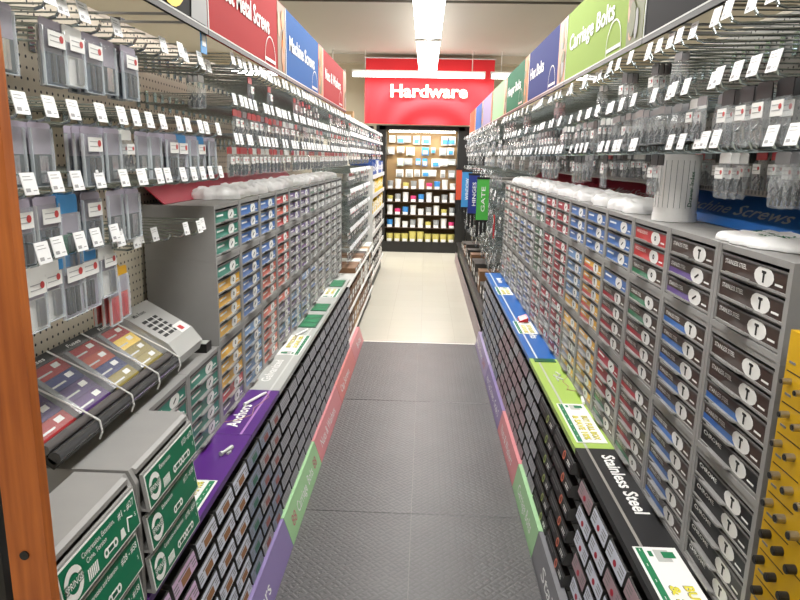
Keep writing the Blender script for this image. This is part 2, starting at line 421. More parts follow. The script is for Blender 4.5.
rack('L', 3.724, 4.99, 'charcoal bin rack under the far half of the grey ledge')
rack('R', .95, 2.046, 'charcoal bin rack under the black Stainless Steel ledge')
rack('R', 2.05, 3.045, 'charcoal bin rack under the lime green ledge')
rack('R', 3.049, 4.24, 'charcoal bin rack under the near half of the blue ledge')
rack('R', 4.244, 5.46, 'charcoal bin rack under the far half of the blue ledge')
w = .166
bins('L', 1.0, 3, w, 'near purple ledge end', CARDP, 'anchor')
bins('L', 1.0 + 3 * w, 3, w, 'mid purple ledge', CARDW, 'anchor')
bins('L', 1.0 + 6 * w, 1, w, 'first green column by purple ledge', CARDB, 'green')
bins('L', 1.0 + 7 * w, 2, w, 'far purple ledge end', [CARDG, CARDB], 'rust')
bins('L', 2.502, 7, .174, 'near grey ledge half', CARDG, 'plain')
bins('L', 3.726, 7, .18, 'far grey ledge half', CARDG, 'plain')
bins('R', .96, 6, w, 'black ledge', [CARDW, CARDW, CARDG2], 'redmark')
bins('R', 1.975 - .02, 0, w, 'x', CARDG, 'plain')
bins('R', 2.055, 1, .32, 'near lime ledge end', 'black', 'black')
bins('R', 2.38, 1, .32, 'mid lime ledge', 'black', 'blackgreen')
bins('R', 2.705, 2, .166, 'far lime ledge end', CARDG, 'plain')
bins('R', 3.052, 7, .169, 'near blue ledge half', [CARDG2, CARDG2, CARDG], 'plain')
bins('R', 4.247, 7, .172, 'far blue ledge half', [CARDB, CARDG], 'plain')

# ledge header panels
def ledge(side, y0, y1, col, lab, texts=(), stripe=None, mcol=None):
    L = y1 - y0; D = abs(XC[side] - XB[side]) - .002
    r = tag(link('ledge_panel', None, None, (XB[side], y0 if side == 'L' else y1, ZL), rs(side)), lab, 'shelf ledge', 'coloured ledge panels above the bins')
    mb = MB().box(0, L, -.004, D, 0, .005, C(col, .3)); mb.box(0, L, -.006, -.004, -.016, .005, C(col, .3))
    link('panel', mb.mesh('panel'), r)
    if stripe:
        mb = MB().box(.0, L * stripe[0], .028, .036, .005, .0056, stripe[1]); link('stripe', mb.mesh('stripe'), r)
    for (t, x, y, s, ww, m) in texts:
        mb = MB().text(t, x, y, s, m, y=-.0062, w=ww, flat=True, bold=.026); link('lettering', mb.mesh('lettering'), r)
LIL = sm('lilac_stripe', 178, 130, 196, .4); STR = sm('grey_stripe', 150, 146, 140, .4); LG = sm('pale_stripe', 214, 216, 212, .4)
ledge('L', 1.0, 2.06, 'violet', 'near purple ledge panel in front of the green spring drawers', [])
ledge('L', 2.063, 2.498, 'violet', 'far purple ledge panel lettered Anchors with a pen on it', [('Anchors', .06, .062, .06, .21, WHITE)], (1, LIL))
ledge('L', 2.5, 5.0, 'lgrey', 'long grey ledge panel lettered Galvanized on the left', [('Galvanized', .1, .062, .055, .3, WHITE)], (.5, LG))
ledge('R', .95, 2.048, 'kgrey2' if False else 'black', 'black ledge panel lettered Stainless Steel on the right', [('Stainless Steel', .05, .066, .056, .36, WHITE)], (.6, STR))
ledge('R', 2.05, 3.047, 'lime', 'lime green ledge panel on the right between blue and black', [], (1, C('lgrey')))
ledge('R', 3.05, 5.46, 'navyb' if False else 'blue', 'long blue ledge panel at the far right', [('Hex Bolts', 1.75, .062, .055, .3, WHITE), ('Bolts', .25, .062, .055, .2, WHITE)], (1, LG))

# ------------------------------------------------------------------ drawer cabinets
DP = .0525
def drawer_tmpl(w, kind):
    """kind = (base, accent, text)"""
    base, acc, txt = kind
    fw = w - .03; x0 = .015
    h = DP - .008
    d = MB()
    d.box(x0, x0 + fw, -.004, .0, 0, .005, GREY); d.box(x0, x0 + fw, -.004, 0, h - .004, h, GREYD)
    d.box(x0, x0 + .004, -.004, 0, 0, h, GREY); d.box(x0 + fw - .004, x0 + fw, -.004, 0, 0, h, GREY)
    d.box(x0 + .002, x0 + fw - .002, 0, .12, .002, h - .012, GREYD)
    lab = MB(); a, b = x0 + .004, x0 + fw - .004; lw = b - a; z0, z1 = .005, h - .004
    lab.box(a, b, -.0018, 0, z0, z1, C(base, .3)); y = -.002
    if acc: lab.plate([(a, z0), (a + lw * .6, z0), (a + lw * .55, z0 + (z1 - z0) * .38), (a, z0 + (z1 - z0) * .38)], y - .0003, y, C(acc, .3))
    lab.ell(a + lw * .68, (z0 + z1) / 2, lw * .14, (z1 - z0) * .56, y - .0004, WHITE, 14)
    cx = a + lw * .68; cz = (z0 + z1) / 2
    ic = INK
    s = (hash(str(kind)) % 3) if False else len(base + str(acc)) % 3
    if s == 0: lab.plate([(cx - .003, cz - .012), (cx + .003, cz - .012), (cx + .003, cz + .006), (cx + .008, cz + .006), (cx + .008, cz + .011), (cx - .008, cz + .011), (cx - .008, cz + .006), (cx - .003, cz + .006)], y - .0016, y - .0011, ic)
    elif s == 1: lab.ring(cx, cz, .003, .0075, y - .001, ic, 12)
    else: lab.plate([(cx - .012, cz - .005), (cx + .008, cz + .006), (cx + .012, cz + .003), (cx - .008, cz - .008)], y - .0016, y - .0011, ic)
    zt = z0 + (z1 - z0) * .55
    if txt: lab.text(txt, a + lw * .05, zt, .0135, WHITE, y=y - .0006, w=lw * (.36 if len(txt) > 8 else .34), bold=True)
    else: lab.box(a + lw * .06, a + lw * .34, y - .0006, y, zt, zt + .006, WHITE)
    lab.box(a + lw * .84, a + lw * .94, y - .0006, y, z0 + .008, z0 + .012, WHITE)
    hd = MB()  # handle lip: scooped pull under the label
    hd.prism([(-.004, .002), (-.018, .006), (-.02, .0095), (-.018, .0105), (-.004, .0055)], x0 + fw * .22, x0 + fw * .6, GREY)
    hd.box(x0 + fw * .22, x0 + fw * .6, -.0205, -.0185, .0075, .013, GREY)
    return T_part('drawer', d, subs=[T_part('drawer_label', lab, label=f'{CN.get(base, base)} drawer label with white oval'), T_part('handle', hd)])
CN = dict(ltblue='light blue')
DT = {}
def cab(side, y0, z, cols, lab, w=.303, group='grey drawer cabinets'):
    n = len(cols); h = n * DP + .029; D = .235 if side == 'R' else .235
    yy = y0 if side == 'L' else y0 + w
    r = tag(link('drawer_cabinet', None, None, (XC[side], yy, z), rs(side)), lab, 'drawer cabinet', group)
    k = ('body', n)
    if k not in DT:
        t = .013; b = MB()
        b.box(0, t, -.006, D, 0, h, GREY); b.box(w - t, w, -.006, D, 0, h, GREY)
        b.box(t, w - t, -.006, D, 0, .014, GREY); b.box(t, w - t, -.004, D, h - .013, h, GREY); b.box(t, w - t, D - .01, D, .014, h - .013, GREY)
        for i in range(1, n): b.box(t, w - t, .0, D - .01, .0125 + i * DP, .0155 + i * DP, GREYD)
        DT[k] = b.mesh('body')
    link('body', DT[k], r)
    for i, kd in enumerate(cols):
        if kd not in DT: DT[kd] = drawer_tmpl(w, kd)
        p = DT[kd]; zz = .017 + (n - 1 - i) * DP
        o = link('drawer', p['me'], r, (0, 0, zz)); o['label'] = f"drawer with {CN.get(kd[0], kd[0])} label"
        for q in p['subs']:
            s = link(q['n'], q['me'], o)
            if q['label']: s['label'] = q['label']
B = ('brown', None, 'STAINLESS STEEL'); BP_ = ('brown', 'purple', 'STAINLESS STEEL'); BB = ('brown', 'blue', 'STAINLESS STEEL'); BG = ('brown', 'green', 'STAINLESS STEEL'); BR = ('brown', 'crimson', 'STAINLESS STEEL')
CH = ('black', None, 'CHROME'); RD = ('red', None, 'WOOD SCREWS'); BL = ('blue', None, None); YR = ('yellow', 'red', None); LB = ('ltblue', None, None); YG = ('yellow', 'grey', None)
R1 = ('crimson', None, None); RG = ('crimson', 'grey', None); GN = ('dgreen', None, None); GG = ('grey', 'red', None); TL = ('teal', None, None); YE = ('yellow', None, None); PU = ('purple', 'grey', None); OR = ('orange', None, None); PV = ('violet', None, None)
GB = ('grey', 'blue', None); GV = ('grey', 'violet', None); GT = ('grey', 'dgreen', None); GE = ('lgrey', 'grey', None); RE = ('red', None, None)
RC = [
 [[B] * 3, [B, B, BB, BB, CH], [CH] * 5],
 [[B, BP_, BP_], [BB] * 5, [BB] * 5],
 [[RD, RD, BG], [BG, BG, BR, BR, BR], [BR, BR, BR, BR, BG]],
 [[BL] * 3, [BL, BR, BR, BR, BR], [R1, R1, R1, BG, BG]],
 [[BL] * 3, [YR] * 5, [YG, YG, YE, YG, YG]],
 [[BL] * 3, [LB, LB, LB, LB, YE], [YE, YG, GE, YG, YG]],
 [[R1] * 3, [R1] * 5, [RG, R1, R1, RG, R1]],
 [[R1] * 3, [R1, R1, RG, RG, R1], [R1, RG, R1, GE, R1]],
 [[LB, LB, GN], [GN] * 5, [GG, R1, GG, R1, GG]],
 [[GT] * 3, [GB] * 5, [GB, GV, GB, GB, GE]],
 [[GG, RG, RG], [GB, GB, GV, GB, GB], [GE, GB, GB, GV, GB]],
 [[GG] * 3, [GB, GT, GT, GG, GT], [GE, GB, GT, GB, GE]],
 [[GG] * 3, [GG, GG, GE, GT, GE], [GE, GG, GE, GT, GE]],
 [[GG, GE, GG], [GG, GE, GT, GE, GE], [GE, GE, GE, GG, GE]]]
LC = [
 [[TL] * 3, [TL, YE, YE, YE, YE], [YE, YE, YE, RE, PV]],
 [[BL] * 3, [BL] * 5, [LB] * 5],
 [[BL] * 3, [BL, BL, OR, OR, OR], [OR] * 5],
 [[RE, OR, RE], [RE, OR, RE, RE, OR], [OR, PU, PU, LB, PU]],
 [[PU] * 3, [PU] * 5, [PU, LB, PU, LB, LB]],
 [[PU] * 3, [PU, PU, GV, PU, GV], [LB, GV, GE, LB, GB]],
 [[GT, GE, GT], [GV, GV, GE, GV, GE], [GB, GE, GB, GE, GE]],
 [[GT, GE, GE], [GV, GE, GV, GE, GE], [GE, GB, GE, GE, GE]],
 [[GE, GT, GE], [GE, GV, GE, GE, GV], [GE, GE, GB, GE, GE]],
 [[GE] * 3, [GE, GV, GE, GE, GE], [GE] * 5],
 [[GE] * 3, [GE] * 5, [GE] * 5]]
def colname(k):
    a, b, t = k
    return {('brown', 'STAINLESS STEEL'): 'brown stainless', ('black', 'CHROME'): 'black Chrome'}.get((a, t), CN.get(a, 'pale grey' if a == 'lgrey' else a)) + (f' and {CN.get(b, b)}' if b else '')
def stack(side, y0, units, idx, where, hs=(5, 5, 3)):
    z = ZL + .0005
    for lv, cols in zip(('bottom', 'middle', 'top'), reversed(units)):
        un = []
        for c in cols:
            cc = colname(c)
            if cc not in un: un.append(cc)
        d = ', '.join(un[:2])
        cab(side, y0, z, cols, f'{lv} cabinet of {ordn(idx)} stack at {where}, {un[0]} drawers')
        z += len(cols) * DP + .029 + .0005
    return z
for i, u in enumerate(RC): stack('R', 1.165 + .305 * i, u, i, 'right')
for i, u in enumerate(LC): stack('L', 2.145 + .305 * i, u, i, 'left')
for i in range(3):
    cab('L', 2.145 - .305 * (i + 1), ZL + .0005, [TL] * 5, ['low teal drawer cabinet beside the tall left row', 'low teal drawer cabinet half hidden behind the spring drawers', 'low teal drawer cabinet behind the nearer spring cabinet'][i])
ZT = ZL + .003 + 13 * DP + 3 * .029   # cabinet tops

# spring cabinets on the purple ledge
GRN = sm('spring_green', 10, 112, 78, .35); GRD = sm('spring_green_dark', 6, 84, 60, .35)
def spring_cab(y0, tx, lab):
    w, h, D = .315, .305, .118; z = ZL + .0055
    r = tag(link('spring_cabinet', None, None, (XB['L'] + .004, y0, z), RL), lab, 'drawer cabinet', 'grey spring assortment cabinets')
    b = MB(); t = .014
    b.prism([(0, 0), (D, 0), (D, h), (.014, h), (0, h - .03)], 0, t, GREY); b.prism([(0, 0), (D, 0), (D, h), (.014, h), (0, h - .03)], w - t, w, GREY)
    b.box(t, w - t, .01, D, 0, .006, GREY); b.prism([(.004, h - .014), (.004, h - .004), (.014, h), (D, h), (D, h - .014)], t, w - t, GREY); b.box(t, w - t, D - .01, D, .006, h - .014, GREY)
    b.box(t, w - t, .012, D - .01, .006, h - .014, GREYD)
    link('body', b.mesh('body'), r)
    for k in range(3):
        a, rng, l1, l2, big = tx[k]
        T = Matrix.Rotation(.14, 4, 'X')
        z0 = .204 - k * .096
        d = MB(); d.box(t + .002, w - t - .002, -.006, 0, 0, .084, GREY, Matrix.Translation((0, -.012, 0)) @ Matrix.Rotation(-.14, 4, 'X'))
        d.box(t + .004, w - t - .004, -.012, .02, .0, .006, GREY)
        o = link('drawer', d.mesh('drawer'), r, (0, 0, z0))
        lb = MB(); TT = Matrix.Translation((0, -.0185, 0)) @ Matrix.Rotation(-.14, 4, 'X')
        lb.box(t + .006, w - t - .006, -.0012, 0, .004, .08, WHITE, TT); lb.box(t + .009, w - t - .009, -.0018, 0, .007, .077, GRN, TT)
        lb.ring(.055, .04, .017, .029, -.0022, WHITE, 22, TT); lb.box(.026, .084, -.0028, -.0022, .031, .049, GRN, TT); lb.text('SPRINGS', .055, .034, .017, WHITE, y=-.0034, w=.052, T=TT, align='c')
        lb.text(rng, .285, .055, .019, WHITE, y=-.0024, w=.066, T=TT, align='r')
        lb.text(l1, .09, .06, .014, WHITE, y=-.0024, w=.115 if len(l1) > 12 else .06, T=TT); 
        if l2: lb.text(l2, .1, .045, .014, WHITE, y=-.0024, w=.07, T=TT)
        # spring drawings
        def coil(x0, n, hh):
            for q in range(n): lb.plate([(x0 + q * .006, .014), (x0 + q * .006 + .0035, .014), (x0 + q * .006 + .0055, .014 + hh), (x0 + q * .006 + .002, .014 + hh)], -.0026, -.002, WHITE, TT)
        if big != 1: coil(.095, 6, .02)
        for q in range(2 if big == 2 else 1):
            cx = .16 + q * .05 if big != 1 else .15
            lb.ring(cx, .026, .004, .009, -.0022, WHITE, 12, TT); lb.ring(cx + .035, .026, .004, .009, -.0022, WHITE, 12, TT)
            lb.plate([(cx + .005, .019), (cx + .03, .019), (cx + .03, .033), (cx + .005, .033)], -.0026, -.002, WHITE, TT)
            lb.plate([(cx + .008, .022), (cx + .027, .022), (cx + .027, .03), (cx + .008, .03)], -.003, -.002, GRD, TT)
        if k == 0 and big == 0:
            lb.plate([(.215, .016), (.235, .016), (.231, .034), (.22, .034)], -.0026, -.002, WHITE, TT)
            lb.tube([(.245, -.0022, .016), (.25, -.0022, .042), (.268, -.0022, .036)], .0018, WHITE, 5, TT)
        lb.text('S', .283, .03, .012, WHITE, y=-.0024, T=TT, align='r')
        q = link('drawer_label', lb.mesh('drawer_label'), o); q['label'] = f'green drawer label lettered springs and {rng}'
spring_cab(.87, [('', '#1 - #27', 'Compression, Extension,', 'Cone, Torsion', 0), ('', '#28 - #58', 'Compression and Extension', '', 0), ('', '#59 - #158', 'Extension', '', 0)], 'nearer grey spring cabinet with green drawers numbered from #1')
spring_cab(1.197, [('', '#159 - #170', 'Extension', '', 2), ('', '#171 - #189', 'Extension', '', 1), ('', '#190 - #200', 'Compression and Extension', '', 2)], 'farther grey spring cabinet, next to the teal drawers')

# ------------------------------------------------------------------ gondola backs
def gondola(side, y0, y1, lab, m, ztop=1.98, zb=0):
    L = y1 - y0
    r = tag(link('gondola_panel', None, None, (XP[side], y0 if side == 'L' else y1, 0), rs(side)), lab, 'display panel', 'pegboard gondola backs')
    link('pegboard', MB().box(0, L, 0, .012, .001, ztop, m).mesh('pegboard'), r)
    u = MB().box(-.0, .03, -.006, .0, 0.7 if y0 > .9 and y0 < 5.4 else .2, ztop + .03, DARK) if False else MB().box(0, .03, .012, .05, 0.001, ztop + .03, DARK)
    link('upright', u.mesh('upright'), r)
    link('top_cap', MB().box(0, L, -.001, .05, ztop, ztop + .012, sm('cap_beige', 176, 166, 148)).mesh('top_cap'), r)
gy = [.3, 1.2, 2.14, 3.2, 4.27, 5.48, 6.5, 7.6, 8.6, 9.65]
gn = ['nearest bay, by the orange post', 'bay behind the fuse tray', 'first bay above the tall cabinets', 'second bay above the tall cabinets', 'third bay above the tall cabinets', 'bay just past the tall cabinets', 'bay over the brown boxes', 'bay with the yellow goods', 'last bay before the aisle end']
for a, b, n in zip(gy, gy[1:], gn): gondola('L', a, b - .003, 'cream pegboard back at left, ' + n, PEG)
gy = [.3, 1.3, 2.4, 3.5, 4.6, 5.48, 6.6, 7.7, 8.9, 10.4]
gn = ['nearest bay', 'second bay, behind the white cylinder', 'third bay', 'fourth bay', 'fifth bay, last above the cabinets', 'sixth bay, behind the flag signs', 'seventh bay', 'eighth bay', 'last bay before the aisle end']
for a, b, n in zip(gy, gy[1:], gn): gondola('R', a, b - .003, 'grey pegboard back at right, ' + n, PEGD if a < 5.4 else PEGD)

# ------------------------------------------------------------------ header signs
SKIN = sm('photo_skin', 190, 140, 112, .5); PH = [SKIN, sm('photo_brown', 120, 96, 70, .5), sm('photo_grey', 140, 140, 140, .5), sm('photo_orange', 214, 120, 60, .5), sm('photo_olive', 96, 100, 60, .5)]
def sign(side, y0, y1, col, txt, lab, ph=0, zb=1.925, zt=2.215, x=None, special=None):
    L = y1 - y0; X = (-.62 if side == 'L' else .6); hgt = zt - zb
    r = tag(link('header_sign', None, None, (X, y0 if side == 'L' else y1, zb), rs(side)), lab, 'sign', 'overhead header signs')
    link('panel', MB().box(0, L, 0, .008, 0, hgt, CS(col)).mesh('panel'), r)
    e = MB(); e.box(0, L, -.002, 0, 0, .014, BLACKM); e.box(0, L, -.0025, .001, .014, .018, C('lgrey')); e.box(0, .006, -.002, 0, .018, hgt, C('lgrey')); link('edge_strip', e.mesh('edge_strip'), r)
    pw = L * .15
    p = MB().box(L - pw, L - .004, -.0015, 0, .018, hgt - .003, PH[ph % 5])
    q = random.Random(ph)
    for _ in range(7):
        a = L - pw + q.random() * pw * .6; b = .03 + q.random() * hgt * .7
        n = 8; rx = .012 + q.random() * .02; rz = .015 + q.random() * .045
        a = min(a + rx, L - .006 - rx); b = min(b, hgt - rz - .004); b = max(b, .02 + rz)
        p.ell(a, b, rx, rz, -.0016 - _ * .0003, PH[q.randrange(5)], 10)
    if special: p = MB().box(L - .02, L - .004, -.0015, 0, .018, hgt - .003, PH[2])
    o = link('photo_strip', p.mesh('photo_strip'), r); o['label'] = 'picture strip of hands and fasteners'
    if special == 'circle':
        c = MB().ell(.74 * L, .135, .115, .115, -.002, sm('sign_yellow', 240, 200, 20, .4), 28)
        c.text('W', .74 * L, .06, .2, C('blue'), y=-.003, w=.15, align='c'); link('emblem', c.mesh('emblem'), r)
        link('photo_panel', MB().plate([(.87 * L, .02), (L - .01, .02), (L - .01, hgt - .01), (.9 * L, hgt - .01)], -.0025, -.0018, PH[2]).mesh('photo_panel'), r)
    if txt:
        link('lettering', MB().text(txt, L * .07, hgt * .45, hgt * .3, WHITE, y=-.0025, w=L * (.64 if len(txt) > 10 else .42), bold=.026).mesh('lettering'), r)
        g = MB(); g.ring(L * .72, .035, .085, .09, -.002, C('lgrey'), 36)
        # keep the arc above the bottom strip
        g.v = [(a, b, max(c, .019)) for a, b, c in g.v]
        g.box(L * .72 - .082, L * .72 + .082, -.0024, -.0018, .03, .042, C('lgrey'))
        link('round_outline', g.mesh('round_outline'), r)
    for xx in (.05, L - .06):
        br = MB()
        br.box(xx, xx + .01, .008, .011, 0.02, hgt - .03, GREY)
        br.box(xx, xx + .008, .01, abs(XP[side] - X) - .002, .04, .046, GREY)
        link('bracket', br.mesh('bracket'), r)
sign('L', .9, 1.925, 'black', '', 'black header sign with a yellow circle, nearest on the left', 2, special='circle')
sign('L', 1.93, 2.97, 'red', 'Sheet Metal Screws', 'red header sign lettered Sheet Metal Screws', 1)
sign('L', 2.975, 4.015, 'blue', 'Machine Screws', 'blue header sign lettered Machine Screws overhead on the left', 3)
sign('L', 4.02, 5.15, 'red', 'Nuts & Washers', 'red header sign lettered Nuts & Washers', 0)
sign('R', .75, 1.975, 'black', '', 'plain black header sign, nearest on the right', 4)
sign('R', 1.98, 3.05, 'lime', 'Carriage Bolts', 'lime green header sign lettered Carriage Bolts', 4)
sign('R', 3.055, 4.12, 'navy', 'Hex Bolts', 'dark blue header sign lettered Hex Bolts', 0)
sign('R', 4.125, 5.2, 'green', 'Hanger Bolts', 'green header sign on the right after the dark blue one', 3)
for i, (c, t) in enumerate([('kgreen', ''), ('mauve', ''), ('blue', ''), ('orange', '')]):
    sign('R', 5.21 + i * 1.06, 6.26 + i * 1.06, c, t, f"{['pale green', 'mauve', 'mid blue', 'orange'][i]} header sign far down on the right", i)
# banner
bn = tag(link('hanging_banner', None, None, (-1.0, 10.85, 2.13), (0, 0, 0)), 'large red cloth banner lettered Hardware hanging at the aisle end', 'banner')
g = MB(); n = 40; mN = 14; BW, BH = 2.04, 1.0
REDC = sm('banner_red', 206, 30, 40, .7)
vs = []
for j in range(mN + 1):
    for i in range(n + 1):
        u = i / n; v = j / mN
        sag = .03 * math.sin(PI * u) * (1 - v)
        vs.append((u * BW, .035 * math.sin(14 * (1 - v) * math.sin(PI * u) ** .8 + 3 * u) * (1 - v) ** .7 + .0, v * BH - sag * .3))
fs = [(j * (n + 1) + i, j * (n + 1) + i + 1, (j + 1) * (n + 1) + i + 1, (j + 1) * (n + 1) + i) for j in range(mN) for i in range(n)]
g.add(vs, fs, REDC); g.add([(a, b + .004, c) for a, b, c in vs], [tuple(reversed(q)) for q in fs], REDC)
link('cloth', g.mesh('cloth', True), bn)
link('lettering', MB().text('Hardware', BW * .5, .41, .27, CREAM, y=-.045, w=1.22, align='c', bold=.026).mesh('lettering'), bn)
link('top_rail', MB().cyl((-.02, 0, BH), (BW + .02, 0, BH), .012, STEEL).cyl((.3, 0, BH), (.3, 0, CEIL - 2.13), .003, STEEL, 6).cyl((1.8, 0, BH), (1.8, 0, CEIL - 2.13), .003, STEEL, 6).mesh('top_rail'), bn)

# ------------------------------------------------------------------ hooks
def hook_t(depth, tagc=True):
    wi = MB()
    wi.tube([(0, depth, -.03), (0, .02, -.04), (0, .006, -.036), (0, -.002, -.022)], .0029, CHROME, 6)
    wi.tube([(0, depth, .0), (0, .012, .0), (0, .0, -.002)], .0019, CHROME, 5)
    wi.box(-.012, .012, depth - .003, depth, -.045, .012, CHROME)
    t = MB(); t.box(-.0195, .0195, -.003, -.0015, -.034, .003, TAGW, Matrix.Rotation(-.2, 4, 'X'))
    T = Matrix.Rotation(-.2, 4, 'X')
    for (x0, x1, z0, z1) in ((-.015, .006, -.004, -.0028), (-.015, .01, -.0095, -.0083), (-.015, -.003, -.029, -.023), (.005, .015, -.028, -.0265)):
        t.box(x0, x1, -.0034, -.003, z0, z1, LINK_, T)
    p = [T_part('wire', wi)]
    if tagc: p.append(T_part('price_tag', t))
    return p
# packages, hanging point at origin (top), front face -y
def pk(w, h, header, hh, lab, cont, kind='bag', side2=None):
    out = []
    card = MB()
    n = header
    card.plate([(-w / 2, -hh), (w / 2, -hh), (w / 2, -.004), (w / 2 - .006, 0), (-w / 2 + .006, 0), (-w / 2, -.004)], -.001, .001, n)
    if side2: card.box(-w / 2, w / 2, -.001, .001, -h * .5, -hh, PACKV); card.box(-w / 2, w / 2, -.001, .001, -h, -h * .5, side2)
    out.append(T_part('header_card', card))
    cl = MB(); m = .003
    prof = [(-.001, -hh), (-.006, -hh - .006), (-.009, -h * .6), (-.007, -h + .003), (-.001, -h)]
    if not side2: prof += [(.002, -h + .001), (.004, -h * .6), (.002, -hh)]
    cl.prism(prof, -w / 2 + m, w / 2 - m, CLEAR)
    if side2:
        for xx in (-w / 2, w / 2 - .0025): cl.box(xx, xx + .0025, -.006, .001, -h, -hh, EDGE)  # plastic edges, coloured pale to show the light they catch
        cl.box(-w / 2, w / 2, -.006, .001, -h - .002, -h, EDGE)
    out.append(T_part('clear_pouch', cl))
    if lab:
        l = MB(); zo = .14 if side2 else 0; l.box(-w * .38, w * .38, -.0105, -.0098, -h * (.56 - zo), -h * (.32 - zo), WHITE)
        for b in (.4, .48): l.box(-w * .3, w * .2, -.011, -.0105, -h * (b - zo), -h * (b - zo) + .0015, LINK_)
        l.ell(w * .2, -h * (.42 - zo), w * .09, w * .09, -.0106, PRED, 10)
        out.append(T_part('paper_label', l))
    if cont:
        c = MB(); q = random.Random(int(w * 1e4 + h * 1e3))
        for _ in range(9 if kind == 'bag' else 3):
            x = (q.random() - .5) * w * .7; z = -h * .62 - q.random() * h * .28
            if kind == 'bag':
                a = q.random() * PI; l2 = .012
                c.cyl((x - math.cos(a) * l2 * .6, -.004, max(z - math.sin(a) * l2, -h + .006)), (x + math.cos(a) * l2 * .6, -.004, z + math.sin(a) * l2), .0022, cont, 5)
            else:
                c.box(x - .005, x + .005, -.006, -.001, -h * .95, -h * .52, cont)
        out.append(T_part('contents', c))
    return out
GM = sm('dark_bolts', 70, 72, 74, .4, metal=.7)
PKG = dict(
    redbag=(pk(.05, .1, C('red'), .022, True, GM), 'red-topped clear bag'),
    whitebag=(pk(.05, .095, WHITE, .022, True, GM), 'white-topped clear bag'),
    blackbag=(pk(.055, .115, C('black'), .03, True, STEEL), 'black-topped clear bag'),
    greybag=(pk(.05, .1, C('grey'), .02, False, GM), 'grey-topped clear bag'),
    bluecard=(pk(.082, .12, C('cblue'), .022, True, DARK, 'tool', PACKV), 'blue-topped blister pack'),
    purplecard=(pk(.075, .115, PACKV, .014, True, DARK, 'tool', PACKD), 'lilac-topped blister pack'),
    toolcard=(pk(.068, .11, PACKV, .01, False, mat('tool_steel', (.8, .8, .8), .15, 1.), 'tool', PACKT), 'small tool blister pack'),
    greencard=(pk(.07, .15, C('cblue'), .035, False, STEEL, 'tool', C('green')), 'long blue and green pack'),
    yellowcard=(pk(.05, .12, C('yellow'), .02, False, C('red'), 'tool', C('orange')), 'yellow orange carded pack'),
    whitecard=(pk(.07, .11, WHITE, .03, True, STEEL, 'tool', WHITE), 'white carded pack'),
)
hooks = []; packs = []
def hookrow(side, z, y0, y1, sp, where, xt, kinds, pp=.8, tp=.9, nmax=3, drop=-.042, seed=1, off=.02, xj=.0):
    q = random.Random(seed); y = y0; k = 0
    while y < y1:
        yy = y + (q.random() - .5) * sp * .2; tg = q.random() < tp
        x = xt + (q.random() - .5) * xj
        d = abs(XP[side] - x) - .0015; d = round(d, 3)
        nm = f'{ordn(k)} along'
        hooks.append((math.hypot(x, yy), side, x, yy, z, d, tg, where, nm))
        if kinds and q.random() < pp:
            kd = kinds[q.randrange(len(kinds))] if not callable(kinds) else kinds(y)
            for j in range(1 + q.randrange(nmax)):
                oo = off + j * .017
                packs.append((math.hypot(x, yy), side, x + SG[side] * oo, yy + (q.random() - .5) * .006, z + drop, kd, where, nm, j))
        y += sp; k += 1
red = ['redbag', 'whitebag', 'redbag', 'greybag']; cl = ['whitebag', 'greybag', 'blackbag', 'greybag']
# left near bay
hookrow('L', 1.875, 1.02, 2.12, .075, 'top row, left near bay', -.66, ['toolcard', 'purplecard', 'whitecard', 'greybag', 'greybag'], .55, .92, 4, seed=11, xj=.03)
hookrow('L', 1.69, 1.0, 2.12, .082, 'second row, left near bay', -.66, ['bluecard', 'purplecard', 'toolcard', 'toolcard', 'whitebag', 'redbag'], .95, .85, 4, seed=5, xj=.02)
hookrow('L', 1.56, 1.0, 1.5, .082, 'third row, left near bay', -.66, ['bluecard', 'purplecard', 'greencard', 'purplecard', 'toolcard'], .97, .85, 3, seed=23, xj=.02)
hookrow('L', 1.56, 1.5, 2.1, .08, 'empty third row over red panel', -.65, None, 0, 1, seed=24, xj=.01)
hookrow('L', 1.445, 1.0, 1.4, .075, 'fourth row, left near bay', -.66, ['whitecard', 'bluecard', 'purplecard', 'whitecard'], .97, .9, 3, seed=31, xj=.02)
hookrow('L', 1.43, 1.41, 1.55, .07, 'fourth row beside grey side panel', -.68, ['yellowcard'], 1, .9, 3, seed=33, xj=.02, drop=-.09)
hookrow('L', 1.40, 1.60, 2.08, .07, 'empty low row beside tall cabinet', -.71, None, 0, .9, seed=3, xj=.08)
# left far
for j, (z, wn, pp) in enumerate(((1.915, 'top row under left signs', .25), (1.79, 'second row under left signs', .8), (1.665, 'lowest row above left cabinets', .95))):
    hookrow('L', z, 2.2, 5.45, .066, wn, -.63, red, pp, .95, 2, seed=40 + j, xj=.01)
for j, (z, wn, pp) in enumerate(((1.915, 'top row at right', .12), (1.79, 'second row at right', .85), (1.665, 'third row at right', .25))):
    hookrow('R', z, 1.0, 5.45, .07, wn, .61, cl, pp, .8, 3, seed=60 + j, xj=.03)
hookrow('R', 1.675, 1.0, 5.3, .075, 'short fourth row at right', .80, cl + ['redbag', 'blackbag'], .95, .0, 3, seed=71)
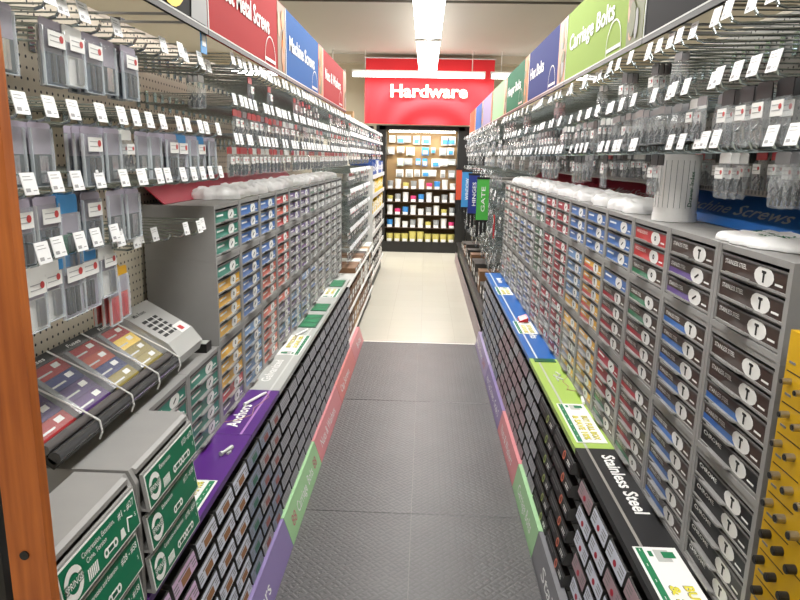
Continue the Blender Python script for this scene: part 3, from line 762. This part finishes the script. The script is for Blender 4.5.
# far bays
for j, z in enumerate((1.915, 1.8, 1.67, 1.5, 1.33, 1.16, 1.0, .84, .68)):
    if j < 8: hookrow('L', z, 5.55, 7.5, .055, f'{ordn(j)} row, far left bay', -.63, ['whitebag', 'redbag', 'whitebag', 'greybag'], .7, .95, 1, seed=80 + j)
    hookrow('R', z, 5.55, 10.3, .085, f'{ordn(j)} row, far right bay', .60 + .02 * (j % 3), ['greybag', 'whitebag', 'greybag'], .8, .3 if j > 2 else .9, 1, seed=100 + j, xj=.06)
    if j < 3: hookrow('L', z, 7.55, 9.55, .1, f'end left bay, {ordn(j)} row', -.63, ['whitebag', 'redbag'], .5, .95, 1, seed=120 + j)
HT = {}
def ht(d, tg):
    if (d, tg) not in HT: HT[(d, tg)] = hook_t(d, tg)
    return HT[(d, tg)]
def rd(d): return round(d, 2) - .001 if d > .2 else d
hooks.sort(key=lambda h: h[0]); packs.sort(key=lambda h: h[0])
rest = MB()
for i, (dd, side, x, y, z, d, tg, where, nm) in enumerate(hooks):
    if i < 300:
        place('peg_hook', ht(d, tg), f"wire peg hook {'with white tag' if tg else 'without tag'}, {nm}, {where}", 'hook', (x, y, z), rs(side), f'wire peg hooks, {where}')
    else: flatten(ht(d, tg), rest, TM((x, y, z), rs(side)))
single('peg_hooks', rest, 'distant rows of wire peg hooks with white tags in the far bays', 'hooks', kind='stuff')
rest = MB(); cnt = {}
for i, (dd, side, x, y, z, kd, where, nm, j) in enumerate(packs):
    parts, desc = PKG[kd]
    if i < 300:
        place('hanging_package', parts, f"{desc}, {['front', 'second', 'third', 'back'][j]} on hook {nm}, {where}", 'package', (x, y, z), rs(side), f'hanging packages, {where}')
    else: flatten(parts, rest, TM((x, y, z), rs(side)))
single('hanging_packages', rest, 'distant crowded rows of small clear hanging packages in the far bays', 'packages', kind='stuff')
print('HOOKS', len(hooks), 'PACKS', len(packs))

# ------------------------------------------------------------------ near left: orange wooden post
def woodmat():
    m = bpy.data.materials.new('orange_wood'); m.use_nodes = True; nt = m.node_tree; b = nt.nodes['Principled BSDF']; b.inputs['Roughness'].default_value = .4
    tc = nt.nodes.new('ShaderNodeTexCoord'); mp = nt.nodes.new('ShaderNodeMapping'); mp.inputs['Scale'].default_value = (40, 40, 2.5)
    n = nt.nodes.new('ShaderNodeTexNoise'); n.inputs['Scale'].default_value = 1.4; n.inputs['Detail'].default_value = 6
    nt.links.new(tc.outputs['Object'], mp.inputs[0]); nt.links.new(mp.outputs[0], n.inputs['Vector'])
    cr = nt.nodes.new('ShaderNodeValToRGB'); cr.color_ramp.elements[0].color = (*srgb(140, 68, 22), 1); cr.color_ramp.elements[1].color = (*srgb(192, 108, 44), 1)
    cr.color_ramp.elements[0].position = .3; cr.color_ramp.elements[1].position = .7
    nt.links.new(n.outputs['Fac'], cr.inputs[0]); nt.links.new(cr.outputs[0], b.inputs['Base Color'])
    return m
WOOD = woodmat()
r = tag(link('wooden_post', None, None, (-.571, .80, 0)), 'orange varnished wooden end post at the left edge of the frame', 'post')
link('post', MB().box(-.0, .055, 0, .02, 0.001, 1.98, WOOD).mesh('post'), r)
o = link('screw_head', MB().cyl((.024, -.003, 1.045), (.024, .0, 1.045), .0065, BLACKM, 14).mesh('screw_head'), r); o['label'] = 'black screw head'
single('side_partition', MB().box(0, .03, 0, .12, 0, 1.9, BLACKM), 'black shelf end panel behind the orange wooden post', 'panel', (-.63, .825, .001))

# fuse tray
def fuse():
    th = .62; L = .64; D = .225
    r = tag(link('fuse_tray', None, None, (-.715, 1.16, .985), (th, 0, PI / 2)), 'sloping tray of colour coded square packs lying on the low teal cabinets', 'display tray')
    link('tray', MB().box(0, L, 0, D, 0, .016, BLACKM).mesh('tray'), r)
    cols = [['blue', 'violet', 'purple', 'red'][::-1], ['red', 'navy', 'purple', 'violet'][::-1], ['red', 'orange', 'navy', 'olive'][::-1], ['red', 'yellow', 'olive', 'olive'][::-1]]
    cw = L / 4; rh = (D - .075) / 4
    for i in range(4):
        for k in range(4):
            x0 = i * cw + .012; y0 = .05 + k * rh
            c = MB().box(x0, x0 + cw - .024, y0, y0 + rh - .001, .016, .02, CS(cols[i][k]))
            c.box(x0 + cw * .55, x0 + cw * .72, y0 + rh * .45, y0 + rh * .8, .02, .0204, WHITE); c.box(x0 + cw * .1, x0 + cw * .45, y0 + rh * .3, y0 + rh * .42, .02, .0204, C('lgrey'))
            o = link('colour_card', c.mesh('colour_card'), r); o['label'] = f'{cols[i][k]} square card'
    h = MB().box(0, L, D - .025, D, .016, .024, BLACKM)
    for i in range(4): h.text('Fuses', i * cw + .04, D - .018, .014, WHITE, y=-.0245, w=.06, flat=True)
    link('header_strip', h.mesh('header_strip'), r)
    for i in range(1, 4): link('divider', MB().box(i * cw - .009, i * cw + .009, .05, D - .03, .016, .034, sm('divider_grey', 120, 124, 128, .2)).mesh('divider'), r)
    tub = MB().cyl((0, .012, .022), (L, .012, .022), .013, sm('smoky_tube', 60, 60, 62, .1), 14).cyl((0, .037, .024), (L, .037, .024), .011, sm('smoky_tube2', 96, 92, 92, .1), 14)
    link('clear_tube', tub.mesh('clear_tube'), r)
    for i in range(1, 5):
        x = min(i * cw, L - .01)
        link('cord', MB().tube([(x - .03, D, .026), (x - .005, .05, .04), (x, .01, .04), (x + .002, -.008, .02), (x + .004, -.012, .0)], .0022, WHITE, 6).mesh('cord'), r)
    link('lid', MB().box(0, L, .05, D - .025, .0355, .0365, CLEAR2).mesh('lid'), r)
fuse()
r = tag(link('silver_flip_cover', None, None, (-.715, 1.81, .985), (.62, 0, PI / 2)), 'silver plastic flap cover with black table, right of the colour coded tray', 'cover')
b = MB().prism([(0, 0), (.225, .0), (.225, .03), (.06, .045), (.01, .03)], 0, .2, sm('silver_plastic', 178, 178, 176, .3)); link('cover', b.mesh('cover'), r)
sl = math.atan2(-.015, .165)
T = Matrix.Translation((0, .06, .0455)) @ Matrix.Rotation(sl, 4, 'X')
b = MB(); 
for k in range(5): b.box(.03, .13, .02 + k * .018, .03 + k * .018, 0, .0008, INK, T)
for x in (.06, .1): b.box(x, x + .004, .02, .105, .0006, .0012, WHITE, T)
b.text('Mix Fuses', .03, .125, .018, INK, y=-.001, w=.08, flat=True, T=T)
link('printed_table', b.mesh('printed_table'), r)
b = MB().box(.12, .19, .002, .04, .0, .001, WHITE, T); b.box(.135, .16, .01, .028, .001, .0014, C('red'), T); link('sticker', b.mesh('sticker'), r)
single('black_box', MB().box(0, .07, 0, .05, 0, .03, BLACKM).box(.004, .066, .003, .047, .03, .032, C('lgrey')), 'small black box on the low cabinet against the tall grey side panel', 'box', (-.78, 2.06, ZL + .0005 + 5 * DP + .029))

# ------------------------------------------------------------------ cabinet tops: bags, roll, loose header signs
BAGM = mat('bag_white', srgb(252, 253, 252), .35, noise=.03, nscale=25, bump=.5)
def bagmesh(seed, a=.152, b=.112, h=.042):
    q = random.Random(seed); mb = MB(); n, m = 34, 16
    ph = [q.random() * 6 for _ in range(8)]
    vs = []
    for j in range(m + 1):
        t = j / m * PI / 2
        for i in range(n):
            u = 2 * PI * i / n; c, s_ = math.cos(u), math.sin(u)
            sq = (abs(c) ** 4 + abs(s_) ** 4) ** -.25
            rr = math.cos(t) ** .45 * sq * (1 + .07 * math.sin(5 * u + ph[0]) + .06 * math.sin(11 * u + ph[1]))
            x = a * rr * c; y = b * rr * s_
            f1 = abs(math.sin(5 * x / a + ph[2] + 2.2 * y / b)); f2 = abs(math.sin(4 * y / b + ph[3] - 3 * x / a)); f3 = math.sin(13 * x / a + ph[4]) * math.sin(9 * y / b + ph[5])
            z = h * math.sin(t) ** .6 * (.65 + .45 * f1 * f2 + .3 * (1 - f1) + .12 * f3)
            vs.append((x, y, max(.0015, z)))
    fs = [(j * n + i, j * n + (i + 1) % n, (j + 1) * n + (i + 1) % n, (j + 1) * n + i) for j in range(m) for i in range(n)]
    vs += [(v[0], v[1], 0) for v in vs[:n]]; o = (m + 1) * n
    fs += [(o + i, o + (i + 1) % n, (i + 1) % n, i) for i in range(n)] + [tuple(range(o + n - 1, o - 1, -1))]
    mb.add(vs, fs, BAGM); return mb
GT_ = sm('bag_green_print', 20, 110, 60, .5)
bm = [bagmesh(s).mesh('bag', True) for s in range(5)]
def print_on_bag():
    mb = MB(); mb.text('Thank You', 0, 0, .04, GT_, y=-.0, w=.12, flat=True, align='c', T=Matrix.Translation((0, .01, .052))); return mb
def bag(side, y, k, lab, s=1.0, rz=0):
    x = XC[side] + SG[side] * .112
    r = tag(link('plastic_bag', None, None, (x, y, ZT), (0, 0, rs(side)[2] + rz)), lab, 'plastic bag', f'plastic bags on the {side_word[side]} cabinet tops')
    o = link('bag', bm[k % 5], r); o.scale = (s, .85, s)
    return r
for i in range(10): bag('L', 2.58 + i * .3, i, f'crumpled white plastic bag, {ordn(i)} from near end on the tall left cabinets', rz=.1 * math.sin(i * 3))
for i in range(10): bag('R', 2.36 + i * .3, i + 2, f'crumpled white plastic bag, {ordn(i)} beyond the white cylinder on the right cabinets', rz=.1 * math.sin(i * 5))
# near right bag, lettered
r = tag(link('plastic_bag', None, None, (.765, 1.42, ZT), (0, 0, -PI / 2 + .15)), 'flat white plastic bag with green print on the nearest right cabinet', 'plastic bag', 'plastic bags on the right cabinet tops')
mb = bagmesh(9, .12, .095, .022); o = link('bag', mb.mesh('bag', True), r); o.scale = (1.1, 1, 1.0)
pr = MB().text('The Helpful', -.08, -.03, .03, GT_, y=-.034, w=.15, flat=True); pr.text('Place', -.01, -.06, .022, GT_, y=-.034, w=.05, flat=True); pr.v = [(x, y, max([c for a_, b_, c in mb.v if (a_ * 1.1 - x) ** 2 + (b_ - y) ** 2 < .018 ** 2] or [.02]) + .0015) for x, y, z in pr.v]
link('green_print', pr.mesh('green_print'), r)

cy = (.742, 1.985, ZT)
r = tag(link('paper_cylinder', None, None, cy), 'white paper cylinder with a printed grid standing on the right cabinets', 'cylinder')
PAPER = sm('cyl_paper', 252, 252, 250, .5)
mb = MB().cyl((0, 0, 0), (0, 0, .192), .060, PAPER, 40); link('roll', mb.mesh('roll'), r)
link('base_rim', MB().cyl((0, 0, .0), (0, 0, .022), .0625, PAPER, 40).mesh('base_rim'), r)
mb = MB(); 
for k in range(8):
    a = PI + 1.2 + .75 - k * .27; c, s = math.cos(a), math.sin(a)
    mb.cyl((.0602 * c, .0602 * s, .04), (.0602 * c, .0602 * s, .175), .0007, GINK, 4)
for z in (.04, .108, .175): mb.ring(0, 0, .0604, .0612, 0, GINK, 40, Matrix.Translation((0, 0, z)) @ Matrix.Rotation(PI / 2, 4, 'X'))
link('printed_grid', mb.mesh('printed_grid'), r)
mb = MB(); vs, fs, x0, x1 = textdata('Drawer Index')
sc = .1 / (x1 - x0); a0 = PI + 1.2 + 1.05
mb.add([((.0608) * math.cos(a0 - .25 + v.y * .022 / .066 * -1), .0608 * math.sin(a0 - .25 + v.y * -.022 / .066), .045 + (v.x - x0) * sc) for v in vs], fs, GT_)
link('green_lettering', mb.mesh('green_lettering'), r)

def lean(side, y0, y1, col, txt, lab, h=.13):
    L = y1 - y0; x = XC[side] + SG[side] * .16
    r = tag(link('leaning_sign', None, None, (x, y0 if side == 'L' else y1, ZT + .001), (-.85, 0, rs(side)[2])), lab, 'sign', 'loose header signs lying along the cabinet tops')
    link('panel', MB().box(0, L, 0, .004, 0, h, C(col, .25)).mesh('panel'), r)
    if txt: link('lettering', MB().text(txt, L * .08, h * .35, h * .42, C('lgrey'), y=-.001, w=L * .75).mesh('lettering'), r)
lean('R', .98, 1.42, 'red', '', 'red sign panel lying behind the green printed bag')
lean('R', 1.425, 2.3, 'blue', 'Machine Screws', 'blue Machine Screws sign lying behind the white cylinder')
lean('R', 2.305, 3.4, 'crimson', 'Sheet Metal Screws', 'first red sign panel beyond the white cylinder, lying low')
lean('R', 3.405, 5.3, 'crimson', '', 'last long red sign panel lying low on the right cabinets')
lean('L', 2.15, 3.2, 'crimson', '', 'red sign panel lying at the near end of the tall left cabinets')
lean('L', 3.205, 4.4, 'crimson', '', 'red sign panel lying behind bags at the middle of the left cabinets')
# perforated lips under hooks, right
PERF = pegmat('perforated_strip', srgb(96, 92, 86), .018, .3)
for i, (a, b) in enumerate(((.98, 1.97), (1.975, 3.04), (3.045, 4.1), (4.105, 5.4))):
    single('perforated_strip', MB().box(0, b - a, 0, .003, 0, .014, PERF).box(0, b - a, .003, .115, 0, .002, DARK), f'narrow perforated metal strip under the short hooks, {ordn(i)} from near end', 'strip', (.80, b, 1.525), RR, 'perforated strips above the leaning signs')
# white price stickers on near right pegboard
for i, (y, z) in enumerate([(1.05 + .12 * k, 1.965 - .075 * j) for j in range(3) for k in range(5)]):
    single('paper_sticker', MB().box(-.045, .045, -.001, 0, -.014, .014, WHITE).box(-.03, .02, -.0014, -.001, -.005, .001, GINK), f'white paper strip on the right pegboard, {ordn(i % 5)} along, {["top", "middle", "lower"][i // 5]} line', 'label', (XP['R'] - .0005, y, z), RR, 'paper strips on the near right pegboard')
# small blue dangler under the left header
single('blue_dangler', MB().box(0, .05, 0, .002, -.09, 0, C('cblue')).box(.01, .04, -.001, 0, -.07, -.04, WHITE), 'small bright blue card hanging below the Sheet Metal Screws sign corner', 'card', (-.632, 1.9, 1.965), RL)

# ------------------------------------------------------------------ cards, pens on the ledges
YB = sm('card_yellow', 226, 216, 60, .5); GC = sm('card_green_print', 14, 122, 76, .5)
def infocard(side, y0, L, lab, txt=True, D=.105, big=False):
    z = ZL + .0056; x = XB[side] + SG[side] * .008
    r = tag(link('info_card', None, None, (x, y0 if side == 'L' else y0 + L, z), rs(side)), lab, 'card', 'green and yellow cards on the ledges')
    link('card', MB().box(0, L, 0, D, 0, .0015, WHITE).mesh('card'), r)
    g = MB().box(.005, L - .005, .006, .022, .0015, .002, GC)
    for k in range(7): g.box(.01 + k * (L - .02) / 7, .02 + k * (L - .02) / 7, .013, .0145, .002, .0023, WHITE)
    link('green_band', g.mesh('green_band'), r)
    pz = MB().plate([(0, 0)] * 3, 0, 0, GC) if False else MB()
    pz.box(.012, .06 if L > .2 else .04, .045, .08, .0015, .002, C('lgrey')); pz.box(.02, .045 if L > .2 else .032, .062, .092, .002, .0026, GC)
    pz.box(.018, .04, .03, .04, .002, .0024, GC)
    link('picture', pz.mesh('picture'), r)
    t = MB()
    for (s, yy, m2) in (('BUY FULL BOX', .068, YB), ('& SAVE 10%', .035, YB)):
        t = MB(); t.text(s, L * .34, yy - .001, .031, GINK, y=-.0021, w=L * .6, flat=True, bold=.03); t.text(s, L * .345, yy + .001, .029, m2, y=-.0026, w=L * .59, flat=True, bold=.03)
        o = link('lettering', t.mesh('lettering'), r); o['label'] = 'yellow lettering ' + s
infocard('R', 1.04, .44, 'white card lettered buy full box and save on the black ledge', big=True)
infocard('R', 2.09, .36, 'white card with green band on the lime ledge')
infocard('R', 3.5, .28, 'white card with green band on the blue ledge below the red tag')
infocard('R', 4.55, .28, 'white card with green band at the far end of blue ledge')
infocard('L', 1.535, .2, 'white card with green band on the purple ledge')
infocard('L', 2.98, .35, 'white and yellow card with green band on the grey ledge')
infocard('L', 4.3, .3, 'white card between green blocks far along the grey ledge')
def greencard(side, y, L, lab):
    b = MB().box(0, L, 0, .1, 0, .003, C('dgreen'));
    for k in range(3): b.box(.01 + k * L / 3, L / 3 - .005 + k * L / 3, .01, .09, .003, .0035, GC)
    single('green_card', b, lab, 'card', (XB[side] + SG[side] * .012, y if side == 'L' else y + L, ZL + .0056), rs(side), 'green cards on the ledges')
greencard('L', 3.5, .3, 'nearer dark green divided card on the grey ledge')
greencard('L', 3.9, .2, 'middle dark green divided card on the grey ledge')
greencard('L', 4.68, .25, 'farthest dark green divided card on the grey ledge')
greencard('R', 2.99, .05, 'small dark green card across the lime and blue ledges')
b = MB().prism([(0, 0), (.05, 0), (.05, .03), (.004, .012)], 0, .1, C('red')); 
single('red_tag', b, 'red folded tag standing on the blue ledge at right', 'tag', (.575, 3.85, ZL + .0056), RR)
def pen(x, y, z, ang, lab, cord):
    r = tag(link('marker_pen', None, None, (x, y, z), (0, 0, ang)), lab, 'pen', 'pens on cords')
    link('barrel', MB().cyl((0, 0, .006), (.13, 0, .006), .006, WHITE, 12).mesh('barrel'), r)
    link('cap', MB().cyl((.13, 0, .006), (.145, 0, .006), .0055, WHITE, 12, .003).mesh('cap'), r)
    link('cord', MB().tube(cord, .0012, sm('cord_tan', 196, 150, 140, .6), 5).mesh('cord'), r)
pen(-.665, 2.32, ZL + .0058, 1.2, 'white marker pen with pink cord on the purple ledge', [(.14, 0, .006), (.12, -.03, .0013), (.06, -.04, .0013), (.0, -.045, .0013), (-.06, -.08, .0013), (-.13, -.06, .0013), (-.17, -.02, .0013), (-.18, .01, .0013)])
pen(-.66, 3.3, ZL + .0075, 1.3, 'white marker pen lying on the grey ledge near the yellow card', [(0, 0, .005), (-.04, -.02, .0013), (-.08, -.01, .0013)])
pen(.645, 2.45, ZL + .0058, 1.45, 'white marker pen with cord on the lime ledge', [(.13, 0, .006), (.16, .05, .0013), (.2, .04, .0013), (.26, .06, .0013), (.34, .03, .0013)])
single('plastic_anchor', MB().cyl((0, 0, .008), (.05, 0, .008), .004, C('lgrey'), 8, .008).cyl((-.008, 0, .008), (0, 0, .008), .008, C('lgrey'), 8).box(.01, .03, -.014, -.008, 0, .006, C('lgrey')), 'pale plastic wall anchor lying on the near purple ledge', 'anchor', (-.62, 1.9, ZL + .0056), (0, 0, 1.2))
single('wire_clips', MB().tube([(0, 0, .003), (.04, .01, .003), (.08, -.01, .003), (.12, .01, .003)], .003, C('lgrey'), 6).tube([(.02, -.02, .003), (.07, .02, .003)], .003, C('lgrey'), 6), 'pale twisted wire clip on the lime ledge', 'clip', (.6, 2.72, ZL + .0056), (0, 0, 1.4))

# ------------------------------------------------------------------ yellow gauge board
YM = sm('gauge_yellow', 214, 168, 18, .45, noise=.12, nscale=9)
YBX, YBY = .622, 1.155
r = tag(link('thread_gauge_board', None, None, (YBX, 1.09, .4), RR), 'yellow board of threaded nuts and studs for checking sizes, right edge', 'gauge board')
link('board', MB().box(0, .17, 0, .012, 0, .93, YM).mesh('board'), r)
ln = MB()
for k in range(13): 
    ln.box(.006, .085, -.0006, 0, .86 - k * .056, .8615 - k * .056, INK); ln.box(.09, .164, -.0006, 0, .88 - k * .056, .8815 - k * .056, INK)
    ln.box(.01, .028, -.0006, 0, .875 - k * .056, .879 - k * .056, GINK)
link('printed_lines', ln.mesh('printed_lines'), r)
NUT = mat('zinc_nut', (.42, .40, .36), .35, 1.); BNUT = sm('black_nut', 28, 26, 24, .35)
for k in range(12):
    for j in range(3):
        x = .02 + j * .042 + (k % 2) * .008; z = .845 - k * .056 - j * .006
        if k < 3 and j == 2: continue
        black = k >= 5; rr = .0055 + .0006 * k if not black else .008
        if z < .2 and k > 10: rr = .005
        n = MB().cyl((x, 0, z), (x, -.015, z), rr, BNUT if black else NUT, 14)
        n.cyl((x, -.0152, z), (x, -.0165, z), rr * .75, SLIT if not black else BNUT, 12)
        o = link('threaded_stud', n.mesh('threaded_stud'), r); o['label'] = 'black threaded gauge stud' if black else 'silver threaded gauge stud'
single('side_partition', MB().box(0, .2, 0, .27, 0, 1.9, BLACKM), 'black shelf end at the right edge behind the yellow board', 'panel', (.64, .945, .001), RR)

# ------------------------------------------------------------------ far left shelves
SHW = sm('shelf_white', 206, 206, 202, .4)
def cardboard(n, c): return sm(n, *c, .6)
BX = [cardboard('box_tan', (176, 140, 96)), cardboard('box_yellow', (222, 188, 40)), cardboard('box_blue', (40, 76, 150)), cardboard('box_white', (220, 220, 214)), cardboard('box_dark', (60, 56, 52)), cardboard('box_brown', (122, 88, 60))]
BN = ['tan', 'yellow', 'blue', 'white', 'dark', 'brown']
def boxobj(side, x, y, z, w, d, h, ci, lab, cat='box', grp=None):
    m = BX[ci]
    b = MB().box(0, w, 0, d, 0, h, m)
    r = tag(link('goods_box', None, None, (x, y, z), rs(side)), lab, cat, grp)
    link('carton', b.mesh('carton'), r)
    link('paper_label', MB().box(w * .2, w * .8, -.0008, 0, h * .3, h * .7, WHITE).box(w * .28, w * .6, -.0012, -.0008, h * .45, h * .52, GINK).mesh('paper_label'), r)
q = random.Random(4)
r = tag(link('low_shelf', None, None, (-.575, 5.0, 0), RL), 'low white shelf holding brown boxes past the grey ledge', 'shelf')
for k, z in enumerate((.12, .36, .59)): link('shelf_board', MB().box(0, 2.5, .0, .37, z, z + .012, SHW).mesh('shelf_board'), r)
link('base', MB().box(0, 2.5, .03, .37, 0.001, .12, DARK).mesh('base'), r)
k = 0
for lv, (z, hh) in enumerate(((.133, .2), (.373, .19), (.603, .05))):
    y = 5.02
    while y < 7.35:
        w = .16 + q.random() * .06; ci = [5, 0, 5, 5, 3][q.randrange(5)] if y < 6.4 else [0, 3, 4, 5][q.randrange(4)]
        if not (lv == 2 and y < 5.56):
            boxobj('L', -.59, y, z, w - .012, .3, hh * (.8 + .2 * q.random()), ci, f'{BN[ci]} box, {["lowest", "middle", "upper"][lv]} level of low shelf past grey ledge, at place {ORD[k % 20]} along', grp='boxes on the low left shelf')
            k += 1
        y += w
    k = 0
# shelf unit further
r = tag(link('shelf_unit', None, None, (-.60, 7.56, 0), RL), 'white shelf unit stacked with yellow and dark goods near the left aisle end', 'shelf')
zs = [.2, .46, .7, .93, 1.16, 1.38]
for z in zs:
    s = MB().box(0, 2.05, 0, .34, z, z + .012, SHW); s.box(0, 2.05, -.004, 0, z - .03, z + .02, sm('price_rail', 222, 222, 220, .4)); o = link('shelf_board', s.mesh('shelf_board'), r)
link('base', MB().box(0, 2.05, .03, .34, .001, .2, DARK).mesh('base'), r)
link('side_panel', MB().box(-.006, 0, 0, .34, .2, 1.5, SHW).mesh('side_panel'), r)
for lv, z in enumerate(zs):
    y = 7.58; k = 0
    while y < 9.45:
        w = .15; ci = [4, 4, 4, 1, 1, 2][lv] if q.random() < .65 else 3
        boxobj('L', -.612, y, z + .013, w - .02, .25, .12 + .06 * q.random(), ci, f'{BN[ci]} package on shelf {["one", "two", "three", "four", "five", "six"][lv]} from the floor, {ordn(k)} along, left shelf unit', grp='goods on the white shelf unit')
        y += w; k += 1

# far right: flag signs, base, shelf
for i, (y, x0, x1, z0, z1, c, t) in enumerate([(6.1, .475, .585, 1.05, 1.42, 'lgreen', 'GATE'), (6.7, .435, .545, 1.06, 1.44, 'navy', 'HINGES'), (7.3, .40, .51, 1.08, 1.46, 'cblue', 'WINDOW'), (7.9, .365, .475, 1.12, 1.47, 'orange', '')]):
    PAL['lgreen'] = (76, 176, 70)
    cn = ['green sign lettered Gate', 'navy sign lettered Hinges', 'bright blue sign lettered Window', 'orange sign, farthest of the flags'][i]
    r = tag(link('flag_sign', None, None, (x0, y, z0), (0, 0, 0)), f'{cn}, sticking out over the far right aisle', 'sign', 'upright flag signs at far right')
    w = x1 - x0; h = z1 - z0
    link('panel', MB().box(0, w, 0, .004, 0, h, C(c, .4)).mesh('panel'), r)
    if t: link('lettering', MB().text(t, 0, 0, .05, WHITE, y=0, w=h * .62, T=Matrix.Translation((w * .7, -.001, h * .2)) @ Matrix.Rotation(-PI / 2, 4, 'Y')).mesh('lettering'), r)
    link('top_clip', MB().box(-.004, w + .004, -.004, .008, h, h + .02, BLACKM).box(w, XP['R'] - x0, 0, .006, h + .002, h + .01, BLACKM).mesh('top_clip'), r)
    hb = MB()
    for kk in range(3): hb.box(.005 + kk * .035, .03 + kk * .035, .02, .03, -.16 + .02 * kk, -.01, BLACKM)
    hb.box(0, w, .018, .022, -.02, .0, BLACKM); hb.box(0, w, .0, .022, -.012, .0, BLACKM)
    link('hinge_samples', hb.mesh('hinge_samples'), r)
r = tag(link('dark_base_shelf', None, None, (.52, 10.4, 0), RR), 'dark base shelf at far right past the blue ledge', 'shelf')
link('deck', MB().box(0, 4.85, 0, .39, .28, .3, BLACKM).mesh('deck'), r)
link('base', MB().box(0, 4.85, .02, .39, .001, .28, BLACKM).mesh('base'), r)
link('price_rail', MB().prism([(-.02, .0), (0, 0), (0, .14), (-.004, .14)], 0, 4.85, sm('rail_mauve', 140, 124, 130, .4)).mesh('price_rail'), r)
for k in range(14):
    ci = [4, 4, 4, 5][k % 4]
    boxobj('R', .56, 5.7 + k * .3, .301, .2, .25, .1 + .12 * q.random(), ci, f'{BN[ci]} carton on the dark base shelf, {ordn(k)} from near end', grp='cartons on the dark base shelf')
single('red_strip', MB().box(0, .05, 0, .01, 0, .2, C('red')).box(.01, .04, -.001, 0, .12, .17, WHITE), 'red hanging strip beside the last right cabinet', 'strip', (.60, 5.75, .93), RR)

# ------------------------------------------------------------------ end display
DX0, DX1, DY = -.73, .58, 11.25
r = tag(link('end_display', None, None, (DX0, DY, 0), (0, 0, 0)), 'black framed lit display case of small goods at the aisle end', 'display case')
w = DX1 - DX0
TAN = sm('display_tan', 150, 122, 84, .6)
link('back_board', MB().box(.04, w - .04, .42, .44, .18, 2.05, TAN).mesh('back_board'), r)
fr = MB().box(-.11, .05, 0, .45, 0.001, 2.12, BLACKM).box(w - .05, w + .13, 0, .45, 0.001, 2.12, BLACKM).box(-.06, w + .06, 0, .45, 2.05, 2.12, BLACKM)
link('frame', fr.mesh('frame'), r)
link('plinth', MB().box(.05, w - .05, .0, .45, .001, .18, BLACKM).mesh('plinth'), r)
zz = [.18, .42, .64, .86, 1.08]
for z in zz[1:]: link('shelf_board', MB().box(.05, w - .05, .06, .42, z - .012, z, sm('display_shelf', 70, 56, 44, .5)).mesh('shelf_board'), r)
link('lamp', MB().cyl((.1, .1, 2.03), (w - .1, .1, 2.03), .014, mat('case_lamp', (1, .93, .8), .5, emit=14), 10).mesh('lamp'), r)
area('case_light', (DX0 + DX1) / 2, DY + .1, 2.01, 1.15, .1, 9, (.3, 0, 0), (1, .93, .8))
area('case_light_low', (DX0 + DX1) / 2, DY + .05, 2.0, 1.15, .05, 9, (-.1, 0, 0), (1, .93, .8))
PC = [('pink', (232, 70, 130)), ('white', (236, 236, 232)), ('yellow', (206, 196, 110)), ('blue', (60, 140, 210)), ('grey', (160, 164, 166)), ('pale green', (190, 206, 190))]
PM = [sm('goods_' + n.replace(' ', '_'), *c, .5) for n, c in PC]
lvn = ['bottom', 'second', 'third', 'fourth', 'fifth']
for lv, z in enumerate(zz):
    n = 9
    for k in range(n):
        x = DX0 + .13 + k * (w - .24) / (n - 1); rr = .064 if lv == 0 else .052
        ci = 2 if lv == 0 else [1, 1, 4, 0, 1, 3, 2, 1, 4][(k * 2 + lv * 5) % 9]
        hh = (.17 if lv == 0 and k in (3, 4) else .13) if lv == 0 else .1 + .03 * ((k * 7 + lv) % 3)
        rt = tag(link('goods_tub', None, None, (x, DY + .14, z + .0005)), f'{PC[ci][0]} tub, {ordn(k)} from left on the {lvn[lv]} shelf of the lit display', 'tub', 'tubs in the lit display')
        bd = MB().cyl((0, 0, 0), (0, 0, hh), rr * .85, PM[ci], 16, rr); link('tub', bd.mesh('tub', False), rt)
        link('price_card', MB().box(-.04, .04, -rr - .012, -rr - .01, 0, .045, WHITE).box(-.002, .002, -rr - .011, -rr * .8, 0, .01, WHITE).mesh('price_card'), rt)
q = random.Random(12)
for j in range(4):
    for k in range(8):
        x = .14 + k * (w - .28) / 7 + (q.random() - .5) * .05; z = 1.97 - j * .19
        if q.random() < .14: continue
        ci = [1, 1, 5, 4, 3, 1, 4][q.randrange(7)]; ww = .08 + q.random() * .07; h = .1 + q.random() * .05
        rt = tag(link('hanging_pack', None, None, (DX0 + x, DY + .36, z)), f'{PC[ci][0]} carded pack, {ordn(k)} from left in the {ORD[j]} row of the lit pegboard', 'package', 'carded packs in the lit display')
        link('card', MB().box(-ww / 2, ww / 2, 0, .003, -h, 0, PM[ci]).mesh('card'), rt)
        link('blister', MB().prism([(0, -h * .9), (-.02, -h * .85), (-.02, -h * .45), (0, -h * .4)], -ww * .35, ww * .35, PM[[4, 1, 3][q.randrange(3)]]).mesh('blister'), rt)
        link('peg', MB().cyl((0, -.02, -.008), (0, .06, -.008), .003, STEEL, 6).mesh('peg'), rt)
# dark pillars flanking the display
single('dark_pillar', MB().box(0, .35, 0, .25, 0, 2.1, BLACKM), 'black pillar left of the lit display', 'pillar', (-1.25, 11.2, .001))
single('dark_pillar', MB().box(0, .5, 0, .25, 0, 2.0, BLACKM), 'black pillar right of the lit display', 'pillar', (.715, 11.2, .001))
single('carton', MB().box(0, .12, 0, .14, 0, .13, BX[0]).box(.02, .1, -.001, 0, .03, .09, WHITE), 'tan carton on top of the left gondola beyond the header signs', 'box', (-1.0, 8.0, 1.9935))
for l, ns in LABELS.items():
    if len(ns) > 1: print('DUPLABEL', l, len(ns))
